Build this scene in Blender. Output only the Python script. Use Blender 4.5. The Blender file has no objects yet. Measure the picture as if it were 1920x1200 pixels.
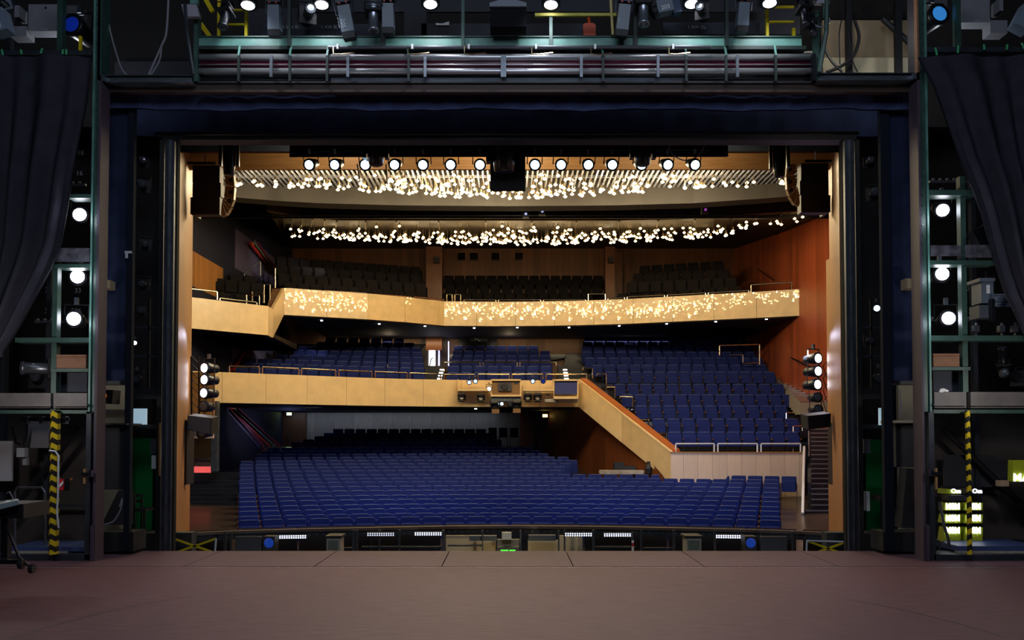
import bpy, math, random
from mathutils import Vector as V, Matrix, Euler
R=math.radians; PI=math.pi
random.seed(11)
COL=bpy.context.scene.collection
# ---------------------------------------------------------------- camera
F=1700.0; CX=955.0; TILT=R(1.8); CY=815-F*math.tan(TILT); CAMZ=1.9
cT,sT=math.cos(TILT),math.sin(TILT)
def ray(px,py):
    u=(px-CX)/F; v=(CY-py)/F
    return V((u,cT-v*sT,sT+v*cT))
def W(px,py,d):
    r=ray(px,py); t=d/r.y
    return V((r.x*t,d,CAMZ+r.z*t))
def WZ(px,py,z):
    r=ray(px,py); t=(z-CAMZ)/r.z
    return V((r.x*t,r.y*t,z))
def S(d): return d/F
cam=bpy.data.cameras.new('camera'); camo=bpy.data.objects.new('camera',cam); COL.objects.link(camo)
camo.location=(0,0,CAMZ); camo.rotation_euler=(PI/2+TILT,0,0)
cam.sensor_width=36; cam.lens=36*F/1920; cam.shift_x=(960-CX)/1920; cam.shift_y=(CY-600)/1920
cam.clip_end=300
bpy.context.scene.camera=camo
# ---------------------------------------------------------------- materials
def lin(c):
    c=c/255.0
    return c/12.92 if c<=.04045 else ((c+.055)/1.055)**2.4
def RGB(h):
    if isinstance(h,str): h=(int(h[0:2],16),int(h[2:4],16),int(h[4:6],16))
    return (lin(h[0]),lin(h[1]),lin(h[2]),1)
MATS={}
def mat(name,col,rough=.6,metal=0,spec=.5,noise=0,ns=3,stretch=(1,1,1),bump=0,coat=0,coatr=.03,emit=None,es=0,plank=None,gap=0,pv=.25,ior=1.5):
    if name in MATS: return MATS[name]
    m=bpy.data.materials.new(name); m.use_nodes=True; MATS[name]=m
    nt=m.node_tree; N=nt.nodes; L=nt.links; b=N['Principled BSDF']
    c=RGB(col); b.inputs['Base Color'].default_value=c
    b.inputs['Roughness'].default_value=rough; b.inputs['Metallic'].default_value=metal
    b.inputs['Specular IOR Level'].default_value=spec; b.inputs['IOR'].default_value=ior
    if coat:
        b.inputs['Coat Weight'].default_value=coat; b.inputs['Coat Roughness'].default_value=coatr; b.inputs['Coat IOR'].default_value=1.9 if coatr<.01 else 1.5
    if emit is not None:
        b.inputs['Emission Color'].default_value=RGB(emit); b.inputs['Emission Strength'].default_value=es
        m.cycles.emission_sampling='NONE'
    if noise or bump or plank:
        tc=N.new('ShaderNodeTexCoord'); mp=N.new('ShaderNodeMapping'); mp.inputs['Scale'].default_value=stretch
        L.new(tc.outputs['Object'],mp.inputs['Vector'])
        nz=N.new('ShaderNodeTexNoise'); nz.inputs['Scale'].default_value=ns; nz.inputs['Detail'].default_value=5
        L.new(mp.outputs['Vector'],nz.inputs['Vector'])
        fac=nz.outputs['Fac']
        val=None
        mr=N.new('ShaderNodeMapRange'); mr.inputs['From Min'].default_value=.3; mr.inputs['From Max'].default_value=.7
        mr.inputs['To Min'].default_value=1-noise; mr.inputs['To Max'].default_value=1+noise
        L.new(fac,mr.inputs['Value']); val=mr.outputs['Result']
        if plank:
            ax,wd=plank
            sx=N.new('ShaderNodeSeparateXYZ'); L.new(tc.outputs['Object'],sx.inputs[0])
            dv=N.new('ShaderNodeMath'); dv.operation='DIVIDE'; dv.inputs[1].default_value=wd
            L.new(sx.outputs['XYZ'.index(ax)],dv.inputs[0])
            fl=N.new('ShaderNodeMath'); fl.operation='FLOOR'; L.new(dv.outputs[0],fl.inputs[0])
            wn=N.new('ShaderNodeTexWhiteNoise'); wn.noise_dimensions='1D'; L.new(fl.outputs[0],wn.inputs['W'])
            m2=N.new('ShaderNodeMapRange'); m2.inputs['To Min'].default_value=1-pv; m2.inputs['To Max'].default_value=1+pv
            L.new(wn.outputs['Value'],m2.inputs['Value'])
            mu=N.new('ShaderNodeMath'); mu.operation='MULTIPLY'; L.new(val,mu.inputs[0]); L.new(m2.outputs['Result'],mu.inputs[1]); val=mu.outputs[0]
            if gap:
                fr=N.new('ShaderNodeMath'); fr.operation='FRACT'; L.new(dv.outputs[0],fr.inputs[0])
                gt=N.new('ShaderNodeMath'); gt.operation='GREATER_THAN'; gt.inputs[1].default_value=gap; L.new(fr.outputs[0],gt.inputs[0])
                m3=N.new('ShaderNodeMapRange'); m3.inputs['To Min'].default_value=.35; L.new(gt.outputs[0],m3.inputs['Value'])
                mu2=N.new('ShaderNodeMath'); mu2.operation='MULTIPLY'; L.new(val,mu2.inputs[0]); L.new(m3.outputs['Result'],mu2.inputs[1]); val=mu2.outputs[0]
        vm=N.new('ShaderNodeVectorMath'); vm.operation='SCALE'; vm.inputs[0].default_value=c[:3]
        L.new(val,vm.inputs['Scale']); L.new(vm.outputs[0],b.inputs['Base Color'])
        if bump:
            bp=N.new('ShaderNodeBump'); bp.inputs['Strength'].default_value=bump; bp.inputs['Distance'].default_value=.02
            L.new(fac,bp.inputs['Height']); L.new(bp.outputs[0],b.inputs['Normal'])
    return m
def stripes(name,c1,c2,width,slope=0,axis='Z'):
    m=bpy.data.materials.new(name); m.use_nodes=True; MATS[name]=m
    nt=m.node_tree; N=nt.nodes; L=nt.links; b=N['Principled BSDF']; b.inputs['Roughness'].default_value=.5
    tc=N.new('ShaderNodeTexCoord'); sx=N.new('ShaderNodeSeparateXYZ'); L.new(tc.outputs['Object'],sx.inputs[0])
    a=N.new('ShaderNodeMath'); a.operation='ABSOLUTE'; L.new(sx.outputs['X'],a.inputs[0])
    k=N.new('ShaderNodeMath'); k.operation='MULTIPLY_ADD'; k.inputs[1].default_value=slope
    L.new(a.outputs[0],k.inputs[0]); L.new(sx.outputs[axis],k.inputs[2])
    d=N.new('ShaderNodeMath'); d.operation='DIVIDE'; d.inputs[1].default_value=width; L.new(k.outputs[0],d.inputs[0])
    f=N.new('ShaderNodeMath'); f.operation='FRACT'; L.new(d.outputs[0],f.inputs[0])
    g=N.new('ShaderNodeMath'); g.operation='GREATER_THAN'; g.inputs[1].default_value=.5; L.new(f.outputs[0],g.inputs[0])
    mx=N.new('ShaderNodeMix'); mx.data_type='RGBA'; L.new(g.outputs[0],mx.inputs['Factor'])
    mx.inputs['A'].default_value=RGB(c1); mx.inputs['B'].default_value=RGB(c2)
    L.new(mx.outputs['Result'],b.inputs['Base Color'])
    return m
black=mat('black paint','17181c',.55)
blackm=mat('black matt','101116',.9,spec=.2)
metal_blk=mat('black metal','1c1e24',.35,metal=.4)
steel=mat('worn steel','70767e',.4,metal=.8,noise=.3,ns=5)
steel_d=mat('dark steel','3a4048',.5,metal=.5,noise=.3,ns=4)
chrome=mat('chrome','c8c8c8',.15,metal=1)
brass=mat('pale metal','d8c8a0',.25,metal=1)
green=mat('green painted steel','345048',.45,metal=.1,noise=.2,ns=6)
green_l=mat('light green painted steel','5f8f84',.45,noise=.25,ns=4)
purple=mat('brown portal panel','463b4a',.6,noise=.12,ns=3)
cloth=mat('black drape','34343e',.95,spec=.1,noise=.15,ns=4)
navy=mat('navy velour','3e4668',.95,spec=.1,noise=.2,ns=3)
navy_d=mat('dark navy velour','272e46',.95,spec=.1,noise=.2,ns=3)
grey=mat('grey painted box','8a8a90',.6,noise=.1)
grey_b=mat('blue grey lamp paint','66717e',.45)
yellow=mat('yellow paint','e0c410',.45)
cream=mat('cream wall paint','cfc2a0',.8,noise=.12,ns=2)
fascia=mat('cream stone fascia','e3c492',.3,noise=.07,ns=2.5,spec=.5)
fascia_p=mat('polished cream stone','dfc08a',.35,noise=.10,ns=3,coat=1.0,coatr=0.0)
beech=mat('pale beech','d6bca6',.45,plank=('X',.5),gap=.02,pv=.06,noise=.05,stretch=(8,8,.7))
wood_g=mat('golden wood','a6743c',.5,noise=.18,ns=4,stretch=(12,12,.6))
wood_gh=mat('golden wood lengthwise','b08450',.5,noise=.22,ns=4,stretch=(.5,8,14))
wood_d=mat('dark walnut boards','6e4527',.5,noise=.2,ns=4,stretch=(10,10,.5),plank=('X',.32),gap=.05,pv=.25)
wood_back=mat('brown panel boards','7b5a41',.5,noise=.2,ns=4,stretch=(10,10,.5),plank=('X',.9),gap=.015,pv=.25)
wood_stall=mat('grey brown panel boards','8f8782',.45,noise=.2,ns=4,stretch=(10,10,.5),plank=('X',1.0),gap=.012,pv=.22)
wood_r=mat('red brown boards','9c4c2c',.4,noise=.2,ns=4,stretch=(10,10,.4),plank=('Y',.42),gap=.03,pv=.3)
wood_rail=mat('orange handrail wood','a85a28',.3,noise=.1)
wood_box=mat('crate wood','8a6248',.7,noise=.15,ns=6,stretch=(1,1,6))
blue_fab=mat('navy seat fabric','182562',.9,spec=.25,noise=.12,ns=30)
rim_light_m=mat('painted seat rim light','687094',.6,spec=.4)
seat_dark=mat('dark seat shell','12131c',.5)
aud_floor=mat('dark parquet','3f3128',.22,noise=.2,ns=3,stretch=(1,6,1))
aud_step=mat('dark glossy step','24262c',.25,noise=.3,ns=6)
stage=mat('brown stage boards','65464a',.62,noise=.24,ns=5,stretch=(.6,6,1),spec=.16)
stage2=mat('brown apron boards','664a53',.62,noise=.16,ns=5,stretch=(.6,6,1),spec=.16)
dark_wall=mat('black wall paint','2a2827',.9,spec=.2,noise=.1)
aud_navy=mat('navy wall paint','15182e',.7,noise=.1,ns=2)
ceil_brown=mat('dark brown ceiling','382b1e',.6,noise=.1)
ceil_dark=mat('dark ceiling void','14161d',.9)
slat_m=mat('silver slat','86868c',.35,metal=.25)
white=mat('white paint','e8e8e8',.5)
led_e=mat('white led lens','ffffff',.3,emit='f4f2ff',es=14)
led_b=mat('blue white led lens','ffffff',.3,emit='b8e4ff',es=7)
led_d=mat('unlit led lens','3c4148',.15,coat=1)
blue_lens=mat('blue glass lens','0c2a80',.08,coat=1,emit='1030b0',es=.25)
bulb_e=mat('warm bulb glow','fff2d0',.3,emit='ffd590',es=14)
exit_e=mat('exit sign face','e8ffd8',.3,emit='d8ffc0',es=4)
warm_e=mat('warm lamp face','fff0c0',.3,emit='ffd070',es=6)
tape_w=mat('white tape','c8d0d8',.6)
green_t=mat('green tape','50c080',.5)
green_f=mat('green cloth','0f6a35',.9,spec=.1)
red_p=mat('coral panel','e06868',.4,emit='ff6060',es=.55)
# ---------------------------------------------------------------- mesh builder
class MB:
    def __init__(s): s.v=[]; s.f=[]; s.mi=[]; s.m=0
    def add(s,vs,fs):
        o=len(s.v); s.v+= [V(p) for p in vs]
        for f in fs: s.f.append([i+o for i in f]); s.mi.append(s.m)
        return s
    def hexa(s,p):  # 8 points: bottom ring 0-3, top ring 4-7
        return s.add(p,[(0,3,2,1),(4,5,6,7),(0,1,5,4),(1,2,6,5),(2,3,7,6),(3,0,4,7)])
    def box(s,c,sz,rot=None):
        c=V(c); x,y,z=sz[0]/2,sz[1]/2,sz[2]/2
        p=[V(q) for q in((-x,-y,-z),(x,-y,-z),(x,y,-z),(-x,y,-z),(-x,-y,z),(x,-y,z),(x,y,z),(-x,y,z))]
        if rot is not None:
            e=Euler(rot).to_matrix(); p=[e@q for q in p]
        return s.hexa([c+q for q in p])
    def bb(s,a,b):
        a,b=V(a),V(b); return s.box((a+b)/2,[abs(b[i]-a[i]) for i in range(3)])
    def pxbox(s,x0,y0,x1,y1,d,th):  # box whose front face spans the rectangle at distance d
        a=W(x0,y1,d); b=W(x1,y0,d); return s.bb((a.x,d,a.z),(b.x,d+th,b.z))
    def prism(s,pts,off):  # planar polygon extruded by offset vector
        n=len(pts); off=V(off); p=[V(q) for q in pts]; 
        return s.add(p+[q+off for q in p],[tuple(range(n)),tuple(range(2*n-1,n-1,-1))]+[(i,i+n,(i+1)%n+n,(i+1)%n) for i in range(n)])
    def cyl(s,a,b,r0,r1=None,n=12,caps=True):
        a,b=V(a),V(b); r1=r0 if r1 is None else r1
        d=(b-a).normalized(); u=d.orthogonal().normalized(); w=d.cross(u)
        p=[];
        for c,r in((a,r0),(b,r1)):
            for i in range(n):
                t=2*PI*i/n; p.append(c+u*(r*math.cos(t))+w*(r*math.sin(t)))
        fs=[(i,(i+1)%n,(i+1)%n+n,i+n) for i in range(n)]
        if caps: fs+=[tuple(range(n-1,-1,-1)),tuple(range(n,2*n))]
        return s.add(p,fs)
    def tube(s,pts,r,n=6,closed=False):
        pts=[V(p) for p in pts]; k=len(pts); o=len(s.v); up=None; rings=[]
        for i,p in enumerate(pts):
            a=pts[i-1] if (i or closed) else p; b=pts[(i+1)%k] if (i<k-1 or closed) else p
            d=(b-a).normalized()
            if up is None: up=d.orthogonal().normalized()
            up=(up-d*up.dot(d)); up=up.normalized() if up.length>1e-6 else d.orthogonal().normalized()
            w=d.cross(up)
            rings.append([p+up*(r*math.cos(2*PI*j/n))+w*(r*math.sin(2*PI*j/n)) for j in range(n)])
        vs=[q for rg in rings for q in rg]; fs=[]
        for i in range(k if closed else k-1):
            i2=(i+1)%k
            for j in range(n): fs.append((i*n+j,i*n+(j+1)%n,i2*n+(j+1)%n,i2*n+j))
        if not closed: fs+=[tuple(range(n-1,-1,-1)),tuple(range((k-1)*n,k*n))]
        return s.add(vs,fs)
    def lathe(s,prof,c=(0,0,0),ax='z',n=16):
        c=V(c); vs=[]; k=len(prof)
        for r,h in prof:
            for i in range(n):
                t=2*PI*i/n; a,b=r*math.cos(t),r*math.sin(t)
                vs.append(c+(V((a,b,h)) if ax=='z' else V((a,h,b)) if ax=='y' else V((h,a,b))))
        fs=[]
        for i in range(k-1):
            for j in range(n): fs.append((i*n+j,i*n+(j+1)%n,(i+1)*n+(j+1)%n,(i+1)*n+j))
        fs+=[tuple(range(n-1,-1,-1)),tuple(range((k-1)*n,k*n))]
        return s.add(vs,fs)
    def grid(s,rows):
        m=len(rows[0]); vs=[V(p) for r in rows for p in r]
        return s.add(vs,[(i*m+j,i*m+j+1,(i+1)*m+j+1,(i+1)*m+j) for i in range(len(rows)-1) for j in range(m-1)])
    def quad(s,*p): return s.add(p,[tuple(range(len(p)))])
ORG={}
def org(o): return ORG.get(o.name,V((0,0,0)))
def build(name,mb,mats,parent=None,smooth=False,local=False):
    me=bpy.data.meshes.new(name)
    off=V((0,0,0)) if (parent is None or local) else org(parent)
    me.from_pydata([tuple(v-off) for v in mb.v],[],mb.f)
    if not isinstance(mats,(list,tuple)): mats=[mats]
    for m in mats: me.materials.append(m)
    if len(mats)>1: me.polygons.foreach_set('material_index',mb.mi)
    import bmesh
    bm=bmesh.new(); bm.from_mesh(me); bmesh.ops.recalc_face_normals(bm,faces=bm.faces); bm.to_mesh(me); bm.free()
    if smooth: me.shade_smooth() if smooth is True else me.shade_smooth()
    o=bpy.data.objects.new(name,me); COL.objects.link(o)
    if parent is not None:
        o.parent=parent; ORG[o.name]=off
    return o
def tag(o,label=None,cat=None,group=None,kind=None):
    if label: o['label']=label
    if cat: o['category']=cat
    if group: o['group']=group
    if kind: o['kind']=kind
    return o
def thing(name,label,cat,loc=(0,0,0),rot=(0,0,0),group=None):
    o=bpy.data.objects.new(name,None); o.empty_display_size=.1; COL.objects.link(o); o.location=loc; o.rotation_euler=rot
    ORG[o.name]=V(loc); return tag(o,label,cat,group)
def solo(name,mb,mats,label,cat,group=None,kind=None,smooth=False):
    # one-mesh thing with its origin at the base centre
    xs=[v.x for v in mb.v]; ys=[v.y for v in mb.v]; zs=[v.z for v in mb.v]
    c=V(((min(xs)+max(xs))/2,(min(ys)+max(ys))/2,min(zs)))
    for v in mb.v: v-=c
    o=build(name,mb,mats,smooth=smooth); o.location=c; ORG[o.name]=c
    return tag(o,label,cat,group,kind)
def struct(name,mb,mats,parent=None,smooth=False):
    o=build(name,mb,mats,parent,smooth)
    if parent is None: o['kind']='structure'
    return o
KIDS={}
def dup(o,parent=None):
    c=o.copy(); COL.objects.link(c)
    if parent is not None: c.parent=parent
    for ch in [x for x in COL.objects if x.parent==o] if o.name not in KIDS else KIDS[o.name]: dup(ch,c)
    return c
PROTO={}
def place(key,builder,loc,rot=(0,0,0),scale=1,name=None,label=None,cat=None,group=None):
    # the first use builds the thing at the origin, later uses copy it and its parts
    if key not in PROTO:
        r=thing(name or key,label,cat); builder(r); PROTO[key]=r; KIDS[r.name]=list(r.children)
        for c in r.children:
            KIDS[c.name]=list(c.children)
            for e in c.children: KIDS[e.name]=[]
        o=r
    else:
        o=dup(PROTO[key])
    o.location=loc; o.rotation_euler=rot; o.scale=(scale,)*3
    for k in('group',):
        if k in o: del o[k]
    tag(o,label,cat,group); return o
def text(s,loc,size,m,parent,rot=(PI/2,0,0),name='lettering',local=False,ext=.002,align='CENTER',sx=1,bold=0):
    cu=bpy.data.curves.new(name,'FONT'); cu.body=s; cu.size=size; cu.extrude=ext; cu.align_x=align; cu.align_y='CENTER'
    cu.materials.append(m); cu.resolution_u=3; cu.offset=bold; tmp=bpy.data.objects.new(name,cu); COL.objects.link(tmp)
    dg=bpy.context.evaluated_depsgraph_get(); me=bpy.data.meshes.new_from_object(tmp.evaluated_get(dg)); bpy.data.objects.remove(tmp)
    o=bpy.data.objects.new(name,me); COL.objects.link(o)
    o.parent=parent; o.location=V(loc)-(V((0,0,0)) if (local or parent is None) else org(parent)); o.rotation_euler=rot; o.scale=(sx,1,1)
    return o
ORD=['zeroth','first','second','third','fourth','fifth','sixth','seventh','eighth','ninth','tenth','eleventh','twelfth','thirteenth','fourteenth','fifteenth','sixteenth','seventeenth','eighteenth','nineteenth','twentieth','twenty-first','twenty-second','twenty-third','twenty-fourth','twenty-fifth','twenty-sixth','twenty-seventh','twenty-eighth','twenty-ninth','thirtieth','thirty-first','thirty-second','thirty-third','thirty-fourth','thirty-fifth','thirty-sixth','thirty-seventh','thirty-eighth','thirty-ninth','fortieth']
# ================================================================ AUDITORIUM
YC=3.0
ROWY=[968.8,961.9,952.7,944.6,935.5,927.6,918.8,910.9,902.7,896.2,889.3,881.4,875,868.9,862.5,856.6,850.6,844.5,838.7,828.6,823.6,818,812,804.4]
ROWX=[(447,1465),(447,1464),(447,1463),(447,1463),(447,1463),(447,1462),(447,1462),(447,1462),(447,1462),(447,1462),(448,1494),(448,1056),(448,1062),(448,1073),(450,1084),(476,1068),(478,1030),(490,1016),(502,1000),(546,889),(567,942),(588,932),(606,931),(624,912)]
def rowd(k): return 22.58*(1+.0425*k)
SH=.86
ROWZ=[W(955,ROWY[k],rowd(k)).z-SH for k in range(24)]
def arcpt(Rd,th,z): return V((Rd*math.sin(th),YC+Rd*math.cos(th),z))
def arc_th(Rd,px):
    lo,hi=-.9,.9
    for _ in range(50):
        m=(lo+hi)/2
        if CX+F*Rd*math.sin(m)/(YC+Rd*math.cos(m))<px: lo=m
        else: hi=m
    return lo
# ---- stalls floor: curved terraces
mb=MB()
def th_lim(Rd,x): return math.asin(max(-1,min(1,x/Rd)))
for k in range(-2,25):
    r0=rowd(k)-YC-.45; r1=rowd(k+1)-YC-.45
    z=ROWZ[max(0,min(k,23))]; zn=ROWZ[max(0,min(k+1,23))]
    xl,xr=-11.5,11.9
    n=24
    A=[];B=[];C=[]
    for i in range(n+1):
        ta=th_lim(r0,xl)+(th_lim(r0,xr)-th_lim(r0,xl))*i/n; tb=th_lim(r1,xl)+(th_lim(r1,xr)-th_lim(r1,xl))*i/n
        A.append(arcpt(r0,ta,z)); B.append(arcpt(r1,tb,z)); C.append(arcpt(r1,tb,zn))
    mb.grid([A,C])
struct('auditorium_floor',mb,aud_floor)
# ---- the seat
def rounded(w,z0,z1,r,n=4):
    p=[(-w/2,z0),(w/2,z0)]
    for i in range(n+1): t=PI/2*i/n; p.append((w/2-r+r*math.cos(t),z1-r+r*math.sin(t)))
    for i in range(n+1): t=PI/2+PI/2*i/n; p.append((-w/2+r+r*math.cos(t),z1-r+r*math.sin(t)))
    return p
def pad(mb,w,z0,z1,t,r,lean,y0,ins=.018):
    o=rounded(w,z0,z1,r); cx,cz=0,(z0+z1)/2
    i_=[((x)*(1-2*ins/w),cz+(z-cz)*(1-2*ins/(z1-z0))) for x,z in o]
    def P(q,y): return V((q[0],y0+y+(q[1]-z0)*lean,q[1]))
    n=len(o); rings=[[P(q,0) for q in i_],[P(q,ins) for q in o],[P(q,t-ins) for q in o],[P(q,t) for q in i_]]
    vs=[p for rg in rings for p in rg]; fs=[tuple(range(n-1,-1,-1)),tuple(range(3*n,4*n))]
    for a in range(3): fs+=[(a*n+i,a*n+(i+1)%n,(a+1)*n+(i+1)%n,(a+1)*n+i) for i in range(n)]
    mb.add(vs,fs)
def make_seat(r):
    m=MB(); pad(m,.485,.40,.86,.085,.05,.2,.02); bk=build('backrest',m,blue_fab,r)
    m=MB(); m.tube([V((-.2,.105,.853)),V((0,.108,.858)),V((.2,.105,.853))],.009,5); build('rim_highlight',m,rim_light_m,bk)  # lighter tube stands for light catching the top of the backrest
    m=MB(); pad(m,.46,.34,.72,.11,.04,.12,-.13); build('seat_cushion',m,blue_fab,r)
    for s in(-1,1):
        m=MB(); m.box((s*.257,-.02,.60),(.02,.34,.05)); build('armrest',m,wood_d,r)
        m=MB(); m.box((s*.257,.02,.29),(.018,.16,.575)); build('side_frame',m,seat_dark,r)
GS='tip-up theatre seats of the front stalls'
NIND=0
STUFF=MB(); UP_M=[0]
def stuff_seat(p,yaw,hi=True):
    b=MB(); 
    if hi: pad(b,.485,.40,.86,.085,.05,.2,.02)
    else: b.box((0,.1,.63),(.48,.08,.46))
    b.box((0,-.03,.52),(.46,.1,.36)); b.box((.265,0,.35),(.02,.3,.55))
    b.m=0
    M=Matrix.Translation(p)@Matrix.Rotation(yaw,4,'Z')
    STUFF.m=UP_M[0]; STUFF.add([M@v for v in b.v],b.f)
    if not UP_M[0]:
        t=MB(); t.tube([V((-.2,.105,.853)),V((0,.108,.858)),V((.2,.105,.853))],.009,4); STUFF.m=2; STUFF.add([M@v for v in t.v],t.f)  # same painted top light on the merged seats
for k in range(24):
    Rd=rowd(k)-YC; t0=arc_th(Rd,ROWX[k][0]); t1=arc_th(Rd,ROWX[k][1]); n=max(1,round(Rd*(t1-t0)/.55))
    for i in range(n):
        th=t0+(t1-t0)*(i+.5)/n; p=arcpt(Rd,th,ROWZ[k])
        if k<8 or (k==10 and i>=n-3):
            lab=f'blue tip-up theatre seat, {ORD[i+1]} from the left end of the {ORD[k+1]} stalls row'
            if k==10: lab=f'blue tip-up theatre seat standing clear by the right aisle, {ORD[n-i]} from its end'
            place('theatre_seat',make_seat,p,(0,0,-th),1,'theatre_seat',lab,'theatre seat',GS); NIND+=1
        else: stuff_seat(p,-th)
# ---- straight block rows; each is a polyline of points with top-of-back height
def poly_len(P): return sum((P[i+1]-P[i]).length for i in range(len(P)-1))
def along(P,t):
    L=poly_len(P)*t
    for i in range(len(P)-1):
        l=(P[i+1]-P[i]).length
        if L<=l or i==len(P)-2:
            d=(P[i+1]-P[i]).normalized(); return P[i]+d*L,math.atan2(d.y,d.x)
        L-=l
def seat_row(P,sp=.55,stuff=True,lab=None,group=None,hi=True):
    global NIND
    n=max(1,round(poly_len(P)/sp))
    for i in range(n):
        p,yaw=along(P,(i+.5)/n); p=p-V((0,0,SH))
        if stuff: stuff_seat(p,yaw,hi)
        else:
            place('theatre_seat',make_seat,p,(0,0,yaw),1,'theatre_seat',lab(i,n),'theatre seat',group); NIND+=1
# ---- raised side terrace on the right
TER=[(810,32.4,1252,1500),(785.4,33.8,1222,1500),(760.8,35.2,1190,1478),(739.7,36.7,1164,1492),(719.8,38.0,1150,1472),(697,39.5,1135,1455),
     (684,40.7,1108,1440),(670.5,41.9,1095,1432),(659.5,43.0,1090,1418),(649.5,44.0,1090,1410),(640.5,44.9,1092,1398),(632,45.7,1094,1386)]
xs=lambda px,d:W(px,815,d).x
bTx=W(1259,849,31.3).x
tmb=MB()
for k,(y,d,x0,x1) in enumerate(TER):
    a=W(x0,y,d); b=W(x1,y,d)
    if k<6:
        seat_row([a,b],.55,False,lambda i,n,k=k:f'navy theatre seat, {ORD[i+1]} from the left in the {ORD[k+1]} row of the raised side block','tip-up seats of the raised side block')
    else: seat_row([a,b])
    dn=TER[k+1][1] if k<11 else 47
    zf=a.z-SH
    wx=xs(976,45.5)+(bTx-.25-xs(976,45.5))*(46.6-(d-.55))/(46.6-31.5)+.2
    tmb.bb((max(a.x-.9,wx),d-.55,zf-.9),(11.95 if k>2 else b.x+.3,dn-.5,zf-.005))
struct('terrace_floor',tmb,aud_step)
# beech front wall of the terrace
a=W(1258,849,31.3); b=W(1506,850,31.3)
mb=MB(); mb.bb((a.x,31.3,-.9),(b.x,31.42,a.z)); mb2=MB(); mb2.bb((a.x-.02,31.26,a.z),(b.x+.02,31.46,a.z+.03))
tw=struct('wall_terrace',mb,beech); build('trim',mb2,wood_g,tw)
mb=MB(); mb.bb((b.x-.12,31.42,-1),(b.x,39,a.z)); struct('wall_terrace_side',mb,beech)
# ---- lower balcony
def ratio(P,px):
    for i in range(len(P)-1):
        x0=CX+F*P[i].x/P[i].y; x1=CX+F*P[i+1].x/P[i+1].y
        if x0<=px<=x1: t=(px-x0)/(x1-x0); return P[i]+(P[i+1]-P[i])*t
    return P[-1]
LZT=W(930,713,36.5).z; LZB=W(930,763,36.5).z
LP=[(330,694.5),(395,697),(500,701),(600,705),(690,708.5),(780,711),(860,712.5),(960,713),(1085,713)]
LPW=[WZ(x,y,LZT) for x,y in LP]
def parapet(P,z0,z1,th,pl,name,m,parent=None,offs=0):
    # run of upright panels with hairline joints, one mesh
    mb=MB(); L=poly_len(P); n=max(1,round(L/pl))
    for i in range(n):
        ts=[i/n+.0003]; 
        acc=0
        for j in range(len(P)-1):
            acc+=(P[j+1]-P[j]).length
            if i/n+.01<acc/L<(i+1)/n-.01: ts.append(acc/L)
        ts.append((i+1)/n-.0003)
        for t0,t1 in zip(ts,ts[1:]):
            p,_=along(P,t0); q,_=along(P,t1); d=(q-p).normalized(); nrm=V((-d.y,d.x,0))*th
            mb.hexa([V((p.x,p.y,z0)),V((q.x,q.y,z0)),V((q.x,q.y,z0))+nrm,V((p.x,p.y,z0))+nrm,V((p.x,p.y,z1)),V((q.x,q.y,z1)),V((q.x,q.y,z1))+nrm,V((p.x,p.y,z1))+nrm])
    return build(name,mb,m,parent)
def backing(P,z0,z1,o,th,m,name,parent):
    mb=MB()
    for j in range(len(P)-1):
        p,q=P[j],P[j+1]; d=(q-p).normalized(); nr=V((-d.y,d.x,0)); a,b=p+nr*o,q+nr*o; nt=nr*th
        mb.hexa([V((a.x,a.y,z0)),V((b.x,b.y,z0)),V((b.x,b.y,z0))+nt,V((a.x,a.y,z0))+nt,V((a.x,a.y,z1)),V((b.x,b.y,z1)),V((b.x,b.y,z1))+nt,V((a.x,a.y,z1))+nt])
    return build(name,mb,m,parent)
lb=parapet(LPW,LZB,LZT,.1,1.55,'lower_balcony',fascia); lb['kind']='structure'
backing(LPW,LZB-.02,LZT-.01,.1,.06,aud_navy,'backing',lb)
def soffit(P,z,dback,m,name,parent,xr=None):
    mb=MB(); A=[V((p.x,p.y+.02,z)) for p in P]; B=[V((p.x if i not in(0,len(P)-1) or not xr else xr[0 if i==0 else 1],dback,z)) for i,p in enumerate(P)]
    mb.grid([A,B]); mb.grid([[v+V((0,0,.25)) for v in A],[v+V((0,0,.25)) for v in B]])
    return build(name,mb,m,parent)
soffit(LPW,LZB,46.4,aud_navy,'soffit',lb)
# rows of the lower balcony
LROWS=[(W(608,632.5,45.2),W(758,634,45.2)),(W(592,640.6,44.2),W(777,642.5,44.2)),(W(557,649,43.2),W(790,652,43.2)),(W(549,656,42.2),W(792,660,42.2)),
       (W(516,665,41),W(795,670,41.2)),(W(456,671.5,38.6),W(797,681,40)),(W(470,680.5,37.6),W(797,690,39)),(W(440,689,36.2),W(798,700,38))]
fl=MB()
for a,b in LROWS:
    seat_row([a,b])
def strip(rows,front,back,m,name,parent):
    mb=MB(); rr=[front]+[[p-V((0,-.45,SH+.01)) for p in r] for r in rows[::-1]]+[back]
    mb.grid(rr); return build(name,mb,m,parent)
strip([(a,b) for a,b in LROWS],[W(396,702,34.5),W(800,715,37)],[W(520,645,46.4),W(800,645,46.4)],aud_step,'floor_tier',lb)
CROWS=[(W(850,648,45.8),W(1010,648,45.8)),(W(848,657.5,44.5),W(1032,657.5,44.5)),(W(846,666.5,43.3),W(1032,666.5,43.3)),(W(842,675,42.2),W(1035,675,42.2)),(W(838,686.5,38.6),W(1036,686.5,38.6)),(W(836,698,37.5),W(1036,698,37.5))]
for a,b in CROWS: seat_row([a,b])
strip([(a,b) for a,b in CROWS],[W(836,716,36.8),W(1090,716,36.8)],[W(838,664,46.4),W(1090,664,46.4)],aud_step,'floor_tier',lb)
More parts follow.
